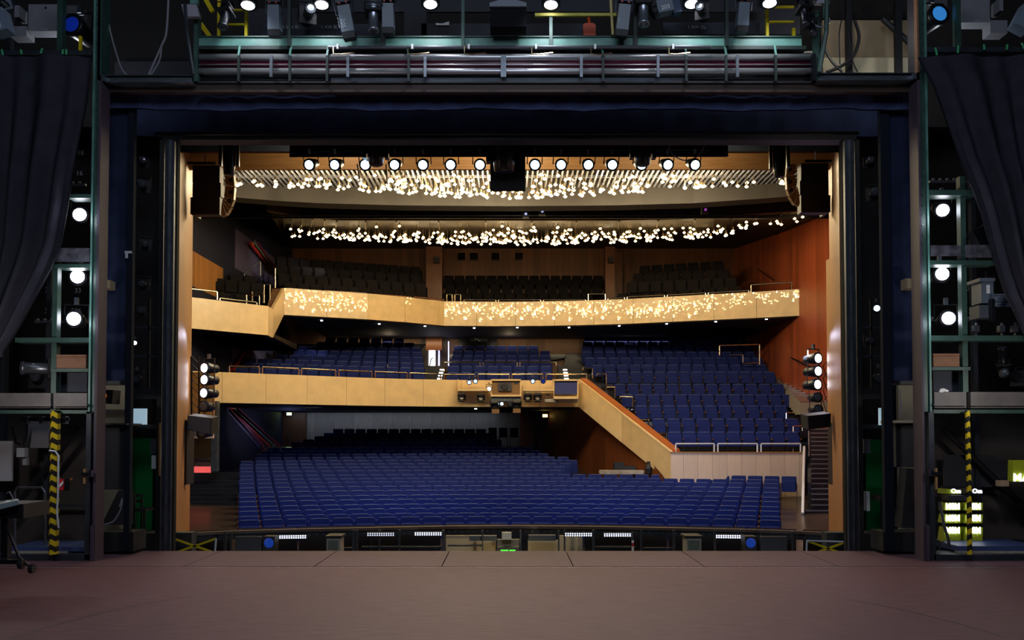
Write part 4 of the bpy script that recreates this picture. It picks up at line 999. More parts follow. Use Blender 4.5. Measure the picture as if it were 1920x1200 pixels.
for i,(k,b,x,y,rx,ry,r_,lab) in enumerate((('pf_d',pf_d,418,48,-70,-12,9,'dark spotlight hanging steeply by the left yellow ladder'),('pf_s',pf_s,700,55,-78,8,10,'silver barrelled spotlight hanging down left of the centre'),('pf_s',pf_s,1207,42,-80,-4,10,'silver barrelled spotlight hanging down right of the centre'),
    ('pf_d',pf_d,582,16,-5,20,10.5,'dark spotlight facing the stage between two glowing lamps'),('pf_d',pf_d,1312,12,-5,-20,9,'grey lensed spotlight beside the fifth glowing bridge lamp'),('pf_d',pf_d,1512,45,-75,10,9,'dark spotlight hanging by the right yellow ladder'),('pf_d',pf_d,1525,62,-60,0,8,'dark spotlight at the far right end of the bridge'))):
    place(k,b,W(x,y,DB-.35),(R(-rx),0,R(ry)),r_*S(DB)/.1,'spotlight',lab,'stage light')
t=thing('projector','large grey topped projector with a black square front at the bridge centre','projector',W(951,50,DB-.4))
VB('black_front',919,987,12,50,DB-.45,.3,blackm,t); mb=MB(); mb.prism([W(x,y,DB-.5) for x,y in((918,12),(918,5),(935,0),(935,-8),(970,-8),(970,0),(987,5),(987,12))],(0,.4,0)); build('housing',mb,mat('grey projector housing','707680',.5),t)
for (q,lab) in(((1690,1711,-10,14),'x'),): pass
t=thing('floodlight','pale grey flat floodlight panel at the left end of the bridge','stage light',W(363,30,DB-.2)); mb=MB(); mb.prism([W(x,y,DB-.25) for x,y in((345,31),(340,8),(368,8),(374,31))],(0,.08,0)); build('panel',mb,mat('pale lamp face','9a98a0',.5),t); VB('bracket',356,370,-10,7,DB-.2,.08,green_l,t)
t=thing('floodlight','pale grey flat floodlight panel at the right end of the bridge','stage light',W(1540,5,DB-.2)); VB('panel',1527,1556,-10,6,DB-.25,.08,MATS['pale lamp face'],t); VB('bracket',1545,1550,-14,30,DB-.2,.05,green_l,t)
# brace tubes at the bridge ends
mb=MB(); mb.tube([W(347,8,DB-.3),W(350,60,DB-.3),W(362,140,DB-.2)],.03,6); solo('brace_tube',mb,steel_d,'slim steel tube sloping beside the left bridge end','tube')
mb=MB(); mb.tube([W(1551,-5,DB-.3),W(1549,60,DB-.3),W(1536,135,DB-.2)],.035,6); solo('brace_tube',mb,green,'green steel tube sloping beside the right bridge end','tube')
# hanging cables
def cable(pts,d,m,lab,r=.012):
    P=[W(x,y,d) for x,y in pts]; Q=[]
    for i in range(len(P)-1):
        a,b=P[max(i-1,0)],P[i]; c,e=P[i+1],P[min(i+2,len(P)-1)]
        for k in range(6):
            t=k/6; Q.append(.5*((2*b)+(c-a)*t+(2*a-5*b+4*c-e)*t*t+(3*b-a-3*c+e)*t**3))
    Q.append(P[-1]); mb=MB(); mb.tube(Q,r,5); return solo('cable',mb,m,lab,'cable')
cg=mat('grey cable','8c8c94',.5); ck=mat('black cable','141418',.5)
cable([(201,-5),(203,40),(215,90),(228,128),(240,142)],14.0,cg,'pale cable curving down left of the header beam')
cable([(316,-5),(312,60),(303,86),(290,115),(278,142)],14.0,cg,'pale cable hanging in a loop right of the first pale one',.016)
cable([(303,86),(300,110),(290,130),(281,142)],14.02,cg,'thin pale cable splitting from the loop')
cable([(1603,38),(1611,70),(1600,105),(1575,125),(1550,135)],15.3,ck,'thick black cable looping over the beige wall',.03)
cable([(1543,85),(1560,115),(1580,135)],15.3,ck,'black cable sloping down at the left of the beige wall',.025)
cable([(1582,26),(1574,60),(1575,120)],15.3,ck,'thin black cable hanging beside the left wall post')
cable([(1590,60),(1598,110),(1608,135)],15.3,ck,'thin black cable hanging over the left wall post')
cable([(1522,40),(1530,48),(1543,50),(1556,40),(1550,30)],DB-.3,cg,'pale loop of cable at the right bridge end')
# ---- truss with lamps in front of the gold header
DT=17.0
tr=thing('lighting_truss','long black lighting truss across the top of the auditorium view','truss',W(955,293,DT))
mb=MB()
for y,dd in((258,0),(258,.5),(292,0),(292,.5)): mb.tube([W(543,y,DT+dd),W(1365,y-1,DT+dd)],.028,6)
build('chord',mb,metal_blk,tr)
mb=MB()
for i in range(42):
    x=545+i*19.5; mb.tube([W(x,258 if i%2 else 292,DT),W(x+19.5,292 if i%2 else 258,DT)],.014,4)
build('lacing',mb,metal_blk,tr)
VB('dimmer_tray',543,1365,262,290,DT+.2,.15,mat('black tray','14151c',.6),tr)
mb=MB(); mb.tube([W(580,283,DT-.05),W(1330,281,DT-.05)],.014,6); build('hanging_pipe',mb,steel_d,tr)
mb=MB()
for i in range(11): mb.box(W(557+i*78,264 if i%2 else 268,DT-.03),(.06,.02,.015))
build('label_strip',mb,steel,tr)
for i,x in enumerate((580,628,685,740,793,845,900,1003,1052,1103,1148,1203,1252,1303)):
    lum('led_bl',f_bl,x,309,DT-.1,8.3,f'glowing blue white lamp on the black truss, {ORD[i+1]} from the left',(R(22),0,R((x-955)*.025)),group='lamps on the black truss')
for i,(x,y,w,dd,ext) in enumerate(((705,268,24,DT-.45,1),(945,264,30,DT-.45,1.1),(1205,268,24,DT-.45,1))):
    place('mover',fix_mover,W(x,y,dd),(0,0,0),w*S(dd)/.23*ext,'moving_head',('large','larger','large')[i]+f' dark moving head lamp hanging from the truss, {("left","centre","right")[i]} one','stage light')
SB('black_screen',919,985,257,356,DT-.1,.12,mat('black board','1b1a1c',.7),'black square board hanging in the middle of the truss','board')
for i,x in enumerate((430,1461)):
    o=place('mover',fix_mover,W(x,272 if i==0 else 276,DT-.2),(0,0,R(10 if i==0 else -10)),18*S(DT)/.23*1.0,'moving_head',f'big dark moving head lamp above the {("left","right")[i]} loudspeaker array','stage light'); o.scale.z*=1.75
for s,pts in(('left',((450,258),(543,266),(543,270),(450,260.5))),('right',((1440,257),(1365,261),(1365,265),(1440,259.5)))):
    mb=MB(); mb.prism([W(x,y,18.2) for x,y in pts],(0,.1,0)); solo('edge_marking_bar',mb,yellow,f'slim yellow warning bar under the dark border at the {s}','bar')
mb=MB()
for i in range(7): x=487+i*8; mb.prism([W(*q,18.15) for q in((x,257.5),(x+3.5,258),(x+7,263.5),(x+3.5,263))],(0,.05,0))
solo('hatched_bar',mb,tape_w,'white hatched warning strip above the left yellow bar','strip')
for i,(x,y0,y1) in enumerate(((640,320,330),(672,325,340),(726,318,345))):
    mb=MB(); p=W(x-2,308,DT-.2); q=W(x+(0 if i!=1 else 3),y1,DT-.2); mb.tube([p,q],.018,4)
    solo('wood_stay',mb,wood_g,f'thin golden stay hanging below the truss, {ORD[i+1]} from the left','stay')
cable([(1253,258),(1258,285),(1280,300),(1305,295),(1320,275),(1321,258)],DT-.15,cg,'grey cable hanging in a loop below the truss at right')
# ---- loudspeaker arrays
def array(s):
    sg=1 if s=='left' else -1; cx=0
    t=thing('line_array_speaker',f'curved golden lit line array loudspeaker hanging at the upper {s}','loudspeaker',W(426 if sg>0 else 1488,405,18.6))
    Xm=(lambda x:x) if sg>0 else (lambda x:955+ (955-x)+ (5 if 0 else 4))
    tan=mat('warm lit speaker cabinet','9a7a48',.45,noise=.15,ns=6)  # dark cabinets; the warm light on them is put into this tan
    segs=[((421,327),(438,328),(440,349),(423,346)),((423,348),(440,351),(438,374),(420,368)),((420,370),(438,376),(434,386),(418,371)),((418,372),(434,388),(430,394),(417,376)),((417,377),(430,395),(425,402),(416,380)),((416,381),(424,402),(416,406),(414,400))]
    for k,sg_ in enumerate(segs):
        mb=MB(); mb.prism([W(Xm(x),y-(0 if sg>0 else 20),18.6) for x,y in sg_],(0,.12,0)); c=build('cabinet',mb,tan,t)
        if k<3:
            cxx=sum(x for x,_ in sg_)/4; cyy=sum(y for _,y in sg_)/4; mb=MB()
            p=W(Xm(cxx+3),cyy-(0 if sg>0 else 20),18.59); mb.lathe([(.03,0),(.05,.03),(.03,.06)],p-V((0,.03,0)),'y',8); build('handle_hole',mb,black,c)
    u=thing('subwoofer',f'big black bass loudspeaker block hanging at the upper {s}','loudspeaker',W(385 if sg>0 else 1530,403,19.0))
    dy=0 if sg>0 else -4
    for (a,b,c,d_) in((361,412,310,342),(361,414,343,368),(360,412,369,402)): VB('cabinet',*sorted((Xm(a),Xm(b))),c+dy,d_+dy,18.9,.25,mat('black speaker cabinet','15171d',.6),u)
    VB('grille',*sorted((Xm(357),Xm(362))),370+dy,401+dy,18.95,.5,black,u)
    mb=MB(); p=W(Xm(385),310+dy,19.1); mb.tube([p,p+V((0,0,.25))],.012,5); build('hanging_chain',mb,steel,u)
    mb=MB(); p,q=W(Xm(345),306+dy,18.9),W(Xm(405),306+dy,18.9); mb.tube([p,q],.03,6); build('hanging_bar',mb,metal_blk,u)
array('left'); array('right')
# column loudspeakers and monitors on the posts
for s,x0,x1,y0,y1 in(('left',330,355,788,908),('right',1562,1586,792,909)):
    t=thing('column_speaker',f'tall slim black column loudspeaker on the {s} wooden post','loudspeaker',W((x0+x1)/2,y1,19.3))
    mb=MB(); zz=[W(955,y,19.3).z for y in(y0,y0+48,y0+65,y1)]; xa,xb=W(x0,848,19.3).x,W(x1,848,19.3).x; xm=xa+(xb-xa)*(.5 if s=='left' else .6)
    mb.bb((xm if s=='left' else xa,19.15,zz[3]),(xb if s=='left' else xm,19.6,zz[0])); build('cabinet',mb,mat('brown black cabinet','2a2422',.5),t)
    mb=MB(); 
    if s=='left': mb.prism([(xm,19.2,zz[0]),(xa,19.2,zz[0]),(xa,19.2,zz[1]),(xa+.06,19.2,zz[2]),(xa,19.2,zz[3]),(xm,19.2,zz[3])],(0,.35,0))
    else: mb.prism([(xm,19.2,zz[0]),(xb-.08,19.2,zz[0]),(xb-.08,19.2,zz[1]),(xb,19.2,zz[2]),(xb,19.2,zz[3]),(xm,19.2,zz[3])],(0,.35,0))
    build('grille',mb,black,t)
    SB('wall_plate',*((330.5,337) if s=='left' else (1579,1587)),803 if s=='left' else 802,821,19.1 if s=='left' else 19.1,.04,mat('pale plate','a8b4c0',.5),f'small pale plate beside the {s} column loudspeaker','plate')
for s,pts,d in(('left',((350,805),(352,779),(397,784),(395,815)),19.0),('right',((1514,780),(1558,775),(1558,800),(1516,806)),19.0)):
    t=thing('monitor_speaker',f'slanted black monitor loudspeaker beside the {s} wooden post','loudspeaker',W(sum(p[0] for p in pts)/4,815 if s=='left' else 806,d))
    mb=MB(); f=[W(x,y,d) for x,y in pts]; mb.prism(f,(0,.45,.05)); build('cabinet',mb,black,t)
    c=sum(f,V((0,0,0)))/4; mb=MB(); mb.prism([c+(p-c)*.93+V((0,-.01,0)) for p in f],(0,.012,0)); build('grille',mb,mat('slate grille','4a5562',.6) if s=='left' else blackm,t)
# lamp towers behind the posts
for s,xc,ys,lx in(('left',366,(690,712,737),(384,384,383)),('right',1561,(672,696,721),(1533,1533,1532))):
    t=thing('lamp_tower',f'slim black truss tower carrying lamps behind the {s} wooden post','truss',W(xc,834 if s=='left' else 790,21.4))
    y0=668 if s=='left' else 655
    mb=MB()
    for dx in(-7,7):
        for dd in(0,.2): mb.tube([W(xc+dx,y0,21.3+dd),W(xc+dx,834 if s=='left' else 790,21.3+dd)],.022,5)
    build('chord',mb,metal_blk,t); mb=MB()
    for k in range(11 if s=='left' else 9): y=y0+k*14; mb.tube([W(xc-7,y,21.3),W(xc+7,y+14,21.3)],.012,4)
    build('lacing',mb,metal_blk,t)
    for k,(x,y) in enumerate(zip(lx,ys)): lum('led_on',f_on,x,y,20.9,8,f'glowing white lamp on the {s} lamp tower, {ORD[k+1]} from the top',(0,0,R(-25 if s=='left' else 25)),group=f'lit lamps on the {s} tower')
    for k,(x,y) in enumerate(((382,762),(381,789),(379,811)) if s=='left' else ((1533,745),(1534,768))):
        lum('led_off',f_off,x,y,20.9,8 if s=='left' else 7,f'unlit dark lamp on the {s} lamp tower, {ORD[k+1]} below the lit ones',(0,0,R(-10 if s=='left' else 10)),group=f'unlit lamps on the {s} tower')
    mb=MB(); 
    for k in range(4): x=xc+(8 if s=='left' else -8); mb.tube([W(x,y0+20+k*22,21.2),W(x+(14 if s=='left' else -10),y0+32+k*22,21.0),W(x+(4 if s=='left' else -2),y0+55+k*22,21.2)],.012,4)
    build('loose_cable',mb,ck,t)
# ---- balcony front lighting position
d0=LPW[-2].y-.02; fq=36.1
t=thing('projection_box','tan framed projection hatch on the lower balcony front','hatch',W(950,742,fq+.2))
tanm=mat('tan board','7a5a34',.6,noise=.1)
VB('board',923,976,714,740,fq-.2,.3,tanm,t); VB('sill',920,978,740,743.5,fq-.45,.6,fascia,t); 
for x in(921,976): VB('side_frame',x-1,x+1.5,712,741,fq-.3,.4,fascia,t)
VB('top_frame',921,977,711,714,fq-.3,.4,fascia,t); VB('lens_hood',934,959,717,733,fq-.3,.12,MATS['dark grey board'],t); mb=MB(); mb.lathe([(.0,-.02),(.13,-.02),(.15,0),(.15,.05)],W(946,725,fq-.32),'y',14); build('lens',mb,black,t); VB('vent_plate',964,972,716,720,fq-.22,.03,mat('navy plate','2c3048',.5),t)
t=thing('blue_screen_hatch','blue framed screen in a hatch at the right end of the lower balcony front','screen',W(1061,748,fq+.2))
VB('screen',1040,1083,714,739,fq-.1,.15,mat('blue screen','28347a',.6),t); VB('shelf',1038,1084,743,748,fq-.5,.6,fascia,t); VB('under_shelf',1022,1084,748,754,fq-.3,.4,mat('pale grey ledge','a8a29a',.6),t)
for x in(1038,1083): VB('frame',x-.5,x+1.5,712,744,fq-.2,.35,fascia,t)
VB('frame',1038,1084,711,714,fq-.2,.35,fascia,t); VB('support_bracket',1044,1046,750,760,fq-.35,.2,black,t); VB('socket_box',1024,1031,738,744,fq-.2,.2,mat('grey socket','8a8478',.5),t)
for s,x0,x1 in(('left',858,916),('right',981,1038)):
    t=thing('lamp_shelf',f'cream ledge carrying small lamps on the balcony front, {s} of the hatch','shelf',W((x0+x1)/2,733,fq)); VB('ledge',x0,x1,729,733,fq-.5,.7,fascia,t)
    VB('end_bracket',x0 if s=='left' else x1-2,x0+2 if s=='left' else x1,711,730,fq-.2,.3,fascia,t)
for i,(x,y,k,b) in enumerate(((880,717,'led_sm',f_sm),(891.5,715,'led_sm',f_sm),(999,715,'led_sm',f_sm),(1018.5,715,'led_blue',f_blue),(917,729,'led_on',f_on))):
    lum(k,b,x,y,fq-.4,3.4,f'small blue lit lamp on the balcony front, {ORD[i+1]} from the left' if i<4 else 'tiny bright lamp at the left edge of the projection hatch',(R(10),0,0),group='small lamps of the balcony front' if i<4 else None)
for i,(x,y,k,b) in enumerate(((865.5,745,'fr_off',fr_off),(901.5,746,'fr_off',fr_off),(989.5,745,'fr_off',fr_off),(1008,745.5,'fr_off',fr_off))):
    lum(k,b,x,y,fq-.55,4,f'black lantern with flaps under the balcony ledge, {ORD[i+1]} from the left',(R(8),0,0),.088,'lanterns under the balcony ledge')
for i,(x,y,k,b,r_) in enumerate(((928,760,'fr_dk',fr_dk,5),(941,757,'led_bl',f_bl,3.2),(956,758,'led_off',f_off,4.5),(969,759,'fr_dk',fr_dk,5))):
    lum(k,b,x,y,fq-.55,r_,f'lantern hanging below the projection hatch, {ORD[i+1]} from the left',(R(15),0,0),.1,'lanterns below the projection hatch')
t=thing('hatch_cradle','dark lamp cradle hanging below the projection hatch','bracket',W(948,752,fq-.3)); VB('panel',921,976,744,753,fq-.35,.1,mat('dusty blue panel','5a6472',.6),t); VB('bar',920,978,752,754,fq-.45,.08,black,t)
for i,(x,y) in enumerate(((929,771),(969,770))): SB('lamp_flap',x-7,x+7,y-4,y+4,fq-.75,.03,tanm,f'tan flap hanging under the {("left","right")[i]} lantern of the hatch','flap')
# ---- pit front equipment
DP=18.6
for i,(x,y,k) in enumerate(((525,1007,12),(690,1002,12),(779,1001,12),(1061,1002.5,12),(1134,1003,12),(1344,1006,12))):
    t=thing('led_strip',f'row of small white lights on the pit wall, {ORD[i+1]} from the left','light strip',W(x+24,y+3,DP+.3),group='light strips in the pit')
    VB('backing',x-2,x+51,y-4,y+3,DP+.3,.04,black,t); mb=MB()
    for j in range(k): c=W(x+j*4.3,y+j*.05*(1 if i==5 else -1 if i==0 else 0),DP+.28); mb.box(c+V((0,0,.02)),(.022,.03,.022)); mb.box(c+V((0,0,-.02)),(.022,.03,.022))
    build('light_dots',mb,mat('dim led' if i in(1,) else 'pit led','ffffff',.3,emit='dfe6ff',es=.8 if i==1 else 1.8),t)
for s,x0,x1 in(('left',612,637),('right',1288,1315)):
    t=thing('tube_monitor',f'old grey tube monitor standing in the pit at the {s}','monitor',W((x0+x1)/2,1050,18.0)); VB('case',x0,x1,1010,1050,18.0,.45,mat('beige plastic','9a968c',.5),t); VB('screen',x0+3,x1-3,1013.5,1030,17.98,.05,mat('tube glass','6c7468',.1,coat=1),t)
    SB('monitor_hood',x0-3,x1+3,1005,1009.5,18.0,.5,black,f'black flat hood over the {s} tube monitor','hood')
for s,x in(('left',504),('right',1408)):
    t=thing('effect_lamp',f'square black lamp with blue faceted lens in the pit at the {s}','stage light',W(x,1040,18.4)); VB('case',x-11,x+11,1006,1040,18.45,.3,black,t); mb=MB(); mb.lathe([(0,-.03),(.06,-.035),(.1,0),(.1,.03)],W(x,1018,18.45),'y',20); build('lens',mb,mat('blue faceted glass','1a3a9a',.15,noise=.8,ns=40,coat=1,emit='2048b0',es=.35),t)
for s,x0,x1 in(('left',441,490),('right',1426,1476)): SB('slate_board',x0,x1,1006,1050,18.5,.08,mat('slate screen panel','3a3d42',.6),f'flat slate grey board standing in the pit at the {s}','board')
for s,x0,x1,y0 in(('left',327,406,1010),('right',1512,1588,1013)):
    t=thing('taped_frame',f'pale metal frame crossed with yellow tape at the {s} of the pit','frame',W((x0+x1)/2,1050,17.6)); dd=16.0
    A,B=W(x0+1,y0+1,dd),W(x1-1,y0+(0 if s=='left' else 3),dd); zb2=W(955,1055,dd).z
    mb=MB(); mb.tube([V((A.x-.02,dd,zb2)),A],.018,5); build('leg',mb,tape_w,t); mb=MB(); mb.tube([V((B.x-.03,dd,zb2)),B],.018,5); build('leg',mb,tape_w,t)
    if s=='right': mb=MB(); mb.tube([A,B],.018,5); build('top_bar',mb,tape_w,t)
    mb=MB(); a2=W(x0+60,1033,dd); 
    for p,q in((A,V((A.x+(B.x-A.x)*1.05,dd,A.z-.26))),(B,V((A.x-(B.x-A.x)*.05,dd,B.z-.26)))):
        d=(q-p).normalized(); n=V((-d.z,0,d.x))*.018; mb.hexa([p-n,q-n,q-n+V((0,.006,0)),p-n+V((0,.006,0)),p+n,q+n,q+n+V((0,.006,0)),p+n+V((0,.006,0))])
    build('yellow_tape',mb,yellow,t)
cp=mat('cream pit board','cdbb94',.6)
for i,(x0,x1,y0) in enumerate(((836,930,1004),(932,974,1011),(990,1046,1013),(1048,1092,1004))): SB('cream_board',x0,x1,y0,1060,19.6 if i!=1 else 19.2,.06,cp,f'cream board on the pit wall near the middle, {ORD[i+1]} from the left','board','cream boards in the pit')
for i,(x0,x1,y0,y1) in enumerate(((880,931,1005,1014),(991,1042,1004,1014))): SB('air_unit',x0,x1,y0,y1,19.1,.2,mat('slate unit','3c444e',.5),f'flat slate grey unit on the cream pit boards, {("left","right")[i]} one','unit')
for i,(x0,x1) in enumerate(((941,959),)): SB('fan_box',x0,x1,999,1012,19.0,.2,mat('pale fan box','b0b0a8',.5),'pale square fan box between the slate units','box')
t=thing('green_display','black unit with glowing green display at the middle of the pit','display',W(953,1040,18.8)); VB('case',932,974,1026,1042,18.8,.2,black,t); mb=MB(); vbox(mb,939,953,1031,1033.2,18.79,.02); vbox(mb,955,966,1031,1033.2,18.79,.02); build('digits',mb,mat('green led','30ff30',.4,emit='30e020',es=1.6),t)
t=thing('marker_post','red and white marker post in the pit right of centre','post',W(1186.5,1060,18.7))
for k,(a,b,m) in enumerate(((998,1013,steel_d),(1013,1018,white),(1018,1025,mat('red tape','c02830',.5)),(1025,1060,white))): VB('band',1185,1188.5,a,b,18.7,.05,m,t)
k=0
for x,w in((425,4),(665,5),(671,3),(713,3),(750,3),(832,4),(905,2),(976,2.5),(1047,2.5),(1058,3),(1112,4),(1201,3),(1262,4),(1338,3),(1425,2),(1484,4),(436,3)):
    k=sorted((425,665,671,713,750,832,905,976,1047,1058,1112,1201,1262,1338,1425.5,1484,436)).index(x if x!=1425 else 1425.5)+1; mb=MB(); vbox(mb,x-w/2,x+w/2,994 if 500<x<1400 else 997,1075,19.0,.08); solo('pit_post',mb,steel_d,f'thin dark steel upright of the pit wall, {ORD[k]} from the left','post','uprights of the pit wall')
for i,(x0,x1,y) in enumerate(((640,662,1028),(680,830,1026),(1115,1190,1026),(1205,1262,1028),(840,905,1023))): 
    mb=MB(); vbox(mb,x0,x1,y-1.5,y+1.5,19.1,.05); solo('pit_crossbar',mb,steel_d,f'thin dark horizontal bar between pit wall uprights, {ORD[(1,2,4,5,3)[i]]} from the left','bar','crossbars of the pit wall')
# ---- left tower contents
def LB(k,b,x,y,r_,lab,rot=(0,0,0),d=D+.35,grp=None): return lum(k,b,x,y,d,r_,lab,rot,group=grp)
for s,arr in(('left',((150,403,12),(146,519,12.5),(139,598,12.5))),('right',((1767,394,11.5),(1766,514,12),(1778,597,12)))):
    for i,(x,y,r_) in enumerate(arr): LB('led_on',f_on,x,y,r_,f'glowing white lamp on the {s} portal tower, {ORD[i+1]} from the top',(R(20) if i==0 and s=='right' else 0,0,R(12 if s=='left' else -12)),grp=f'glowing lamps on the {s} portal tower')
LB('pf_s',pf_s,45,690,11,'shiny unlit spotlight hanging low in the left portal tower',(0,0,R(-60)),D+.8)
LB('pf_d',pf_d,66,706,9,'dark unlit spotlight just below the shiny one in the left tower',(R(-10),0,R(20)),D+1.7)
LB('led_blue',f_blue,136,47,15,'lamp with deep blue glass lens at the top of the left tower',(R(-5),0,R(-8)),D+.3); LB('led_blue2',fix_led(mat('light blue glass lens','2a6ac0',.08,coat=1,emit='3a90e0',es=.5)),1760,27,14.5,'lamp with bright light blue lens at the top of the right tower',(R(-5),0,R(8)),D+.3)
gb=grey
for (q,m,nm,lab,c) in(((53,107,8,58),gb,'dimmer_box','large grey dimmer box at the top of the left tower','box'),((18,50,49,68),gb,'switch_box','small grey box low left of the left dimmer box','box'),((120,150,10,45),mat('dull grey plate','5a5a5e',.6),'backing_plate','grey plate behind the deep blue lamp','plate'),((27,36,10,32),gb,'plug_strip','thin grey plug strip left of the left dimmer box','plug strip'),
    ((1803,1856,-12,42),gb,'dimmer_box','large grey dimmer box at the top of the right tower','box'),((1857,1889,38,62),gb,'switch_box','small grey box low right of the right dimmer box','box'),((1744,1776,-10,20),mat('dull grey plate','5a5a5e',.6),'backing_plate','grey plate behind the light blue lamp','plate'),((1874,1881,-4,20),gb,'plug_strip','thin grey plug strip right of the right dimmer box','plug strip')):
    t=thing(nm,lab,c,W((q[0]+q[1])/2,q[3],D+.7)); VB('case',*q,D+.7,.25,m,t)
    if nm=='dimmer_box':
        mb=MB()
        for k in range(8): mb.cyl(W(q[0]+18+k*4.6,q[3]+4,D+.8),W(q[0]+18+k*4.6,q[3],D+.8),.014,.014,6)
        build('cable_gland',mb,metal_blk,t); VB('label',q[0]+25,q[0]+36,q[3]-4,q[3]-3,D+.69,.02,tape_w,t)
        mb=MB(); mb.lathe([(0,-.01),(.018,-.01),(.018,.01)],W(q[0]+33,q[1]*0+(q[2]+7),D+.7),'y',8); build('lock',mb,black,t)
for s,arr,m in(('left',((-8,-10,14,12),(-12,22,17,65)),None),('right',((1905,12,1935,60),),None)):
    for i,(x0,y0,x1,y1) in enumerate(arr):
        p=W((x0+x1)/2,(y0+y1)/2,D-.1); t=thing('lamp_housing',('silver blue lamp housing with lettered side at the upper left corner' if i else 'pale lamp corner above the lettered housing at upper left') if s=='left' else 'silver blue lamp housing tilted at the upper right corner','stage light',p,(0,R(-16 if s=='left' else 28),0))
        m_=MB(); w_,h_=(x1-x0)*S(D),(y1-y0)*S(D); m_.box((0,0,0),(w_,.25,h_)); build('housing',m_,mat('silver blue housing','8fa0b4',.4,metal=.3),t,local=True)
        if i or s=='right':
            m_=MB(); m_.box((w_*.12,-.13,0),(w_*.1,.012,h_*.8)); build('trim_strip',m_,tape_w,t,local=True)
        else: m_=MB(); m_.box((w_*.1,-.1,-h_*.6),(w_*.9,.2,h_*.25)); build('lens_ring',m_,metal_blk,t,local=True)
mb=MB(); vbox(mb,139.5,144,67,94,D-.03,.05); solo('yellow_level',mb,yellow,'upright yellow tool below the deep blue lamp','tool')
for i,(x,y,dx,h) in enumerate(((3,98,2,12),(39,97,1,9),(79,95,-3,10),(118,97,-1,9),(124,97,0,10),(1754,96,3,14),(1797,92,-1,14),(1845,88,1,10),(1889,88,-1,10),(1916,86,5,12))):
    mb=MB(); p=W(x,y-h/2,D-.06); q=W(x+dx,y+h/2,D-.06); mb.hexa([p+V((-.012,0,0)),p+V((.012,0,0)),p+V((.012,.01,0)),p+V((-.012,.01,0)),q+V((-.015,0,0)),q+V((.015,0,0)),q+V((.015,.01,0)),q+V((-.015,.01,0))][4:]+[p+V((-.012,0,0)),p+V((.012,0,0)),p+V((.012,.01,0)),p+V((-.012,.01,0))])
    solo('green_tape_tie',mb,green_t,f'green tape tie on the {"left" if x<900 else "right"} drape beam, {ORD[i+1 if x<900 else i-4]} from the left','tape','green tape ties')
def pipe_row(x0,x1,y,d,lab,nm='socket_rail'):
    t=thing(nm,lab,'rail',W((x0+x1)/2,y+3,d)); VB('rail',x0,x1,y-2,y+2,d,.05,mat('grey rail','5c5c62',.5,noise=.3,ns=10),t); mb=MB(); n=int((x1-x0)/13)
    for i in range(n): mb.box(W(x0+6+i*13,y-4,d),(.035,.03,.03))
    build('socket',mb,gb,t)
pipe_row(65,165,603,D+1.0,'grey socket rail behind the lowest glowing lamp of the left tower'); pipe_row(1744,1815,340,D+1.0,'grey socket rail near the top of the right tower'); pipe_row(130,160,346,D+1.0,'short grey socket rail above the top lamp of the left tower'); pipe_row(1744,1830,600,D+1.0,'grey socket rail behind the lowest glowing lamp of the right tower')
for s,q in(('left',(106,161,667,691)),('right',(1750,1799,665,688))):
    t=thing('wooden_crate',f'plain brown wooden box on the beam of the {s} tower','box',W((q[0]+q[1])/2,q[3],D+.05)); VB('box',*q,D+.05,.35,wood_box,t); VB('lid',q[0]-.5,q[1]+.5,q[2]-2,q[2]+1,D+.03,.4,wood_box,t)
for (q,lab,m) in(((-25,22,827,902),'pale board leaning at the far left edge under the tower deck',mat('pale board','b0aeb0',.7,noise=.1)),((53,91,790,840),'grey board behind the striped pole at left',mat('mid grey board','7c7c82',.7)),):
    SB('wall_board',*q,D+1.0,.05,m,lab,'board')
t=thing('work_lamp','small pale work lamp on a bracket under the left tower deck','lamp',W(38,858,D+.7)); VB('head',31,46,840,857,D+.7,.12,mat('pale lamp head','a0a0a0',.5),t); VB('ballast',42,50,858,872,D+.75,.08,gb,t); mb=MB(); mb.tube([W(22,800,D+.7),W(30,830,D+.7),W(45,838,D+.75),W(50,795,D+.75)],.02,5); build('bracket',mb,metal_blk,t)
t=thing('pipe_clamp_bar','dark bar with clamps across the top under the left tower deck','bar',W(75,790,D+.6)); VB('bar',40,128,783,789,D+.6,.06,metal_blk,t); 
for x in(48,76,120): VB('clamp',x-3,x+3,780,795,D+.57,.1,steel,t)
mb=MB(); mb.tube([W(28,1030,D+.5),W(28,922,D+.5),W(33,914,D+.5),W(78,914,D+.5),W(84,922,D+.5),W(85,1030,D+.5)],.022,6); solo('tube_hoop',mb,steel,'bent grey tube hoop standing left of the striped pole','rail')
mb=MB(); mb.tube([W(92,845,D-.2),W(104,846,D-.2),W(110,855,D-.2),W(109,925,D-.2),W(107,960,D-.2),W(110,990,D-.2)],.014,5); solo('white_cable',mb,tape_w,'white cable looped down beside the left striped pole','cable')
t=thing('warning_plate','small red and white warning plate on the left striped pole','sign',W(115,919,D-.1)); VB('plate',111,119,898,919,D-.1,.03,mat('red plate','c0202c',.5),t); mb=MB(); mb.prism([W(x,y,D-.115) for x,y in((111.5,914),(111.5,908),(118.5,901),(118.5,907))],(0,.01,0)); build('white_bar',mb,white,t); VB('holder',104,127,898,920,D-.06,.06,black,t)
mb=MB(); mb.prism([W(x,y,D) for x,y in((127,900),(132,896),(136,898),(128,905))],(0,.05,0)); solo('wood_wedge',mb,mat('orange wood','b87840',.6),'small orange wooden wedge beside the warning plate','wedge')
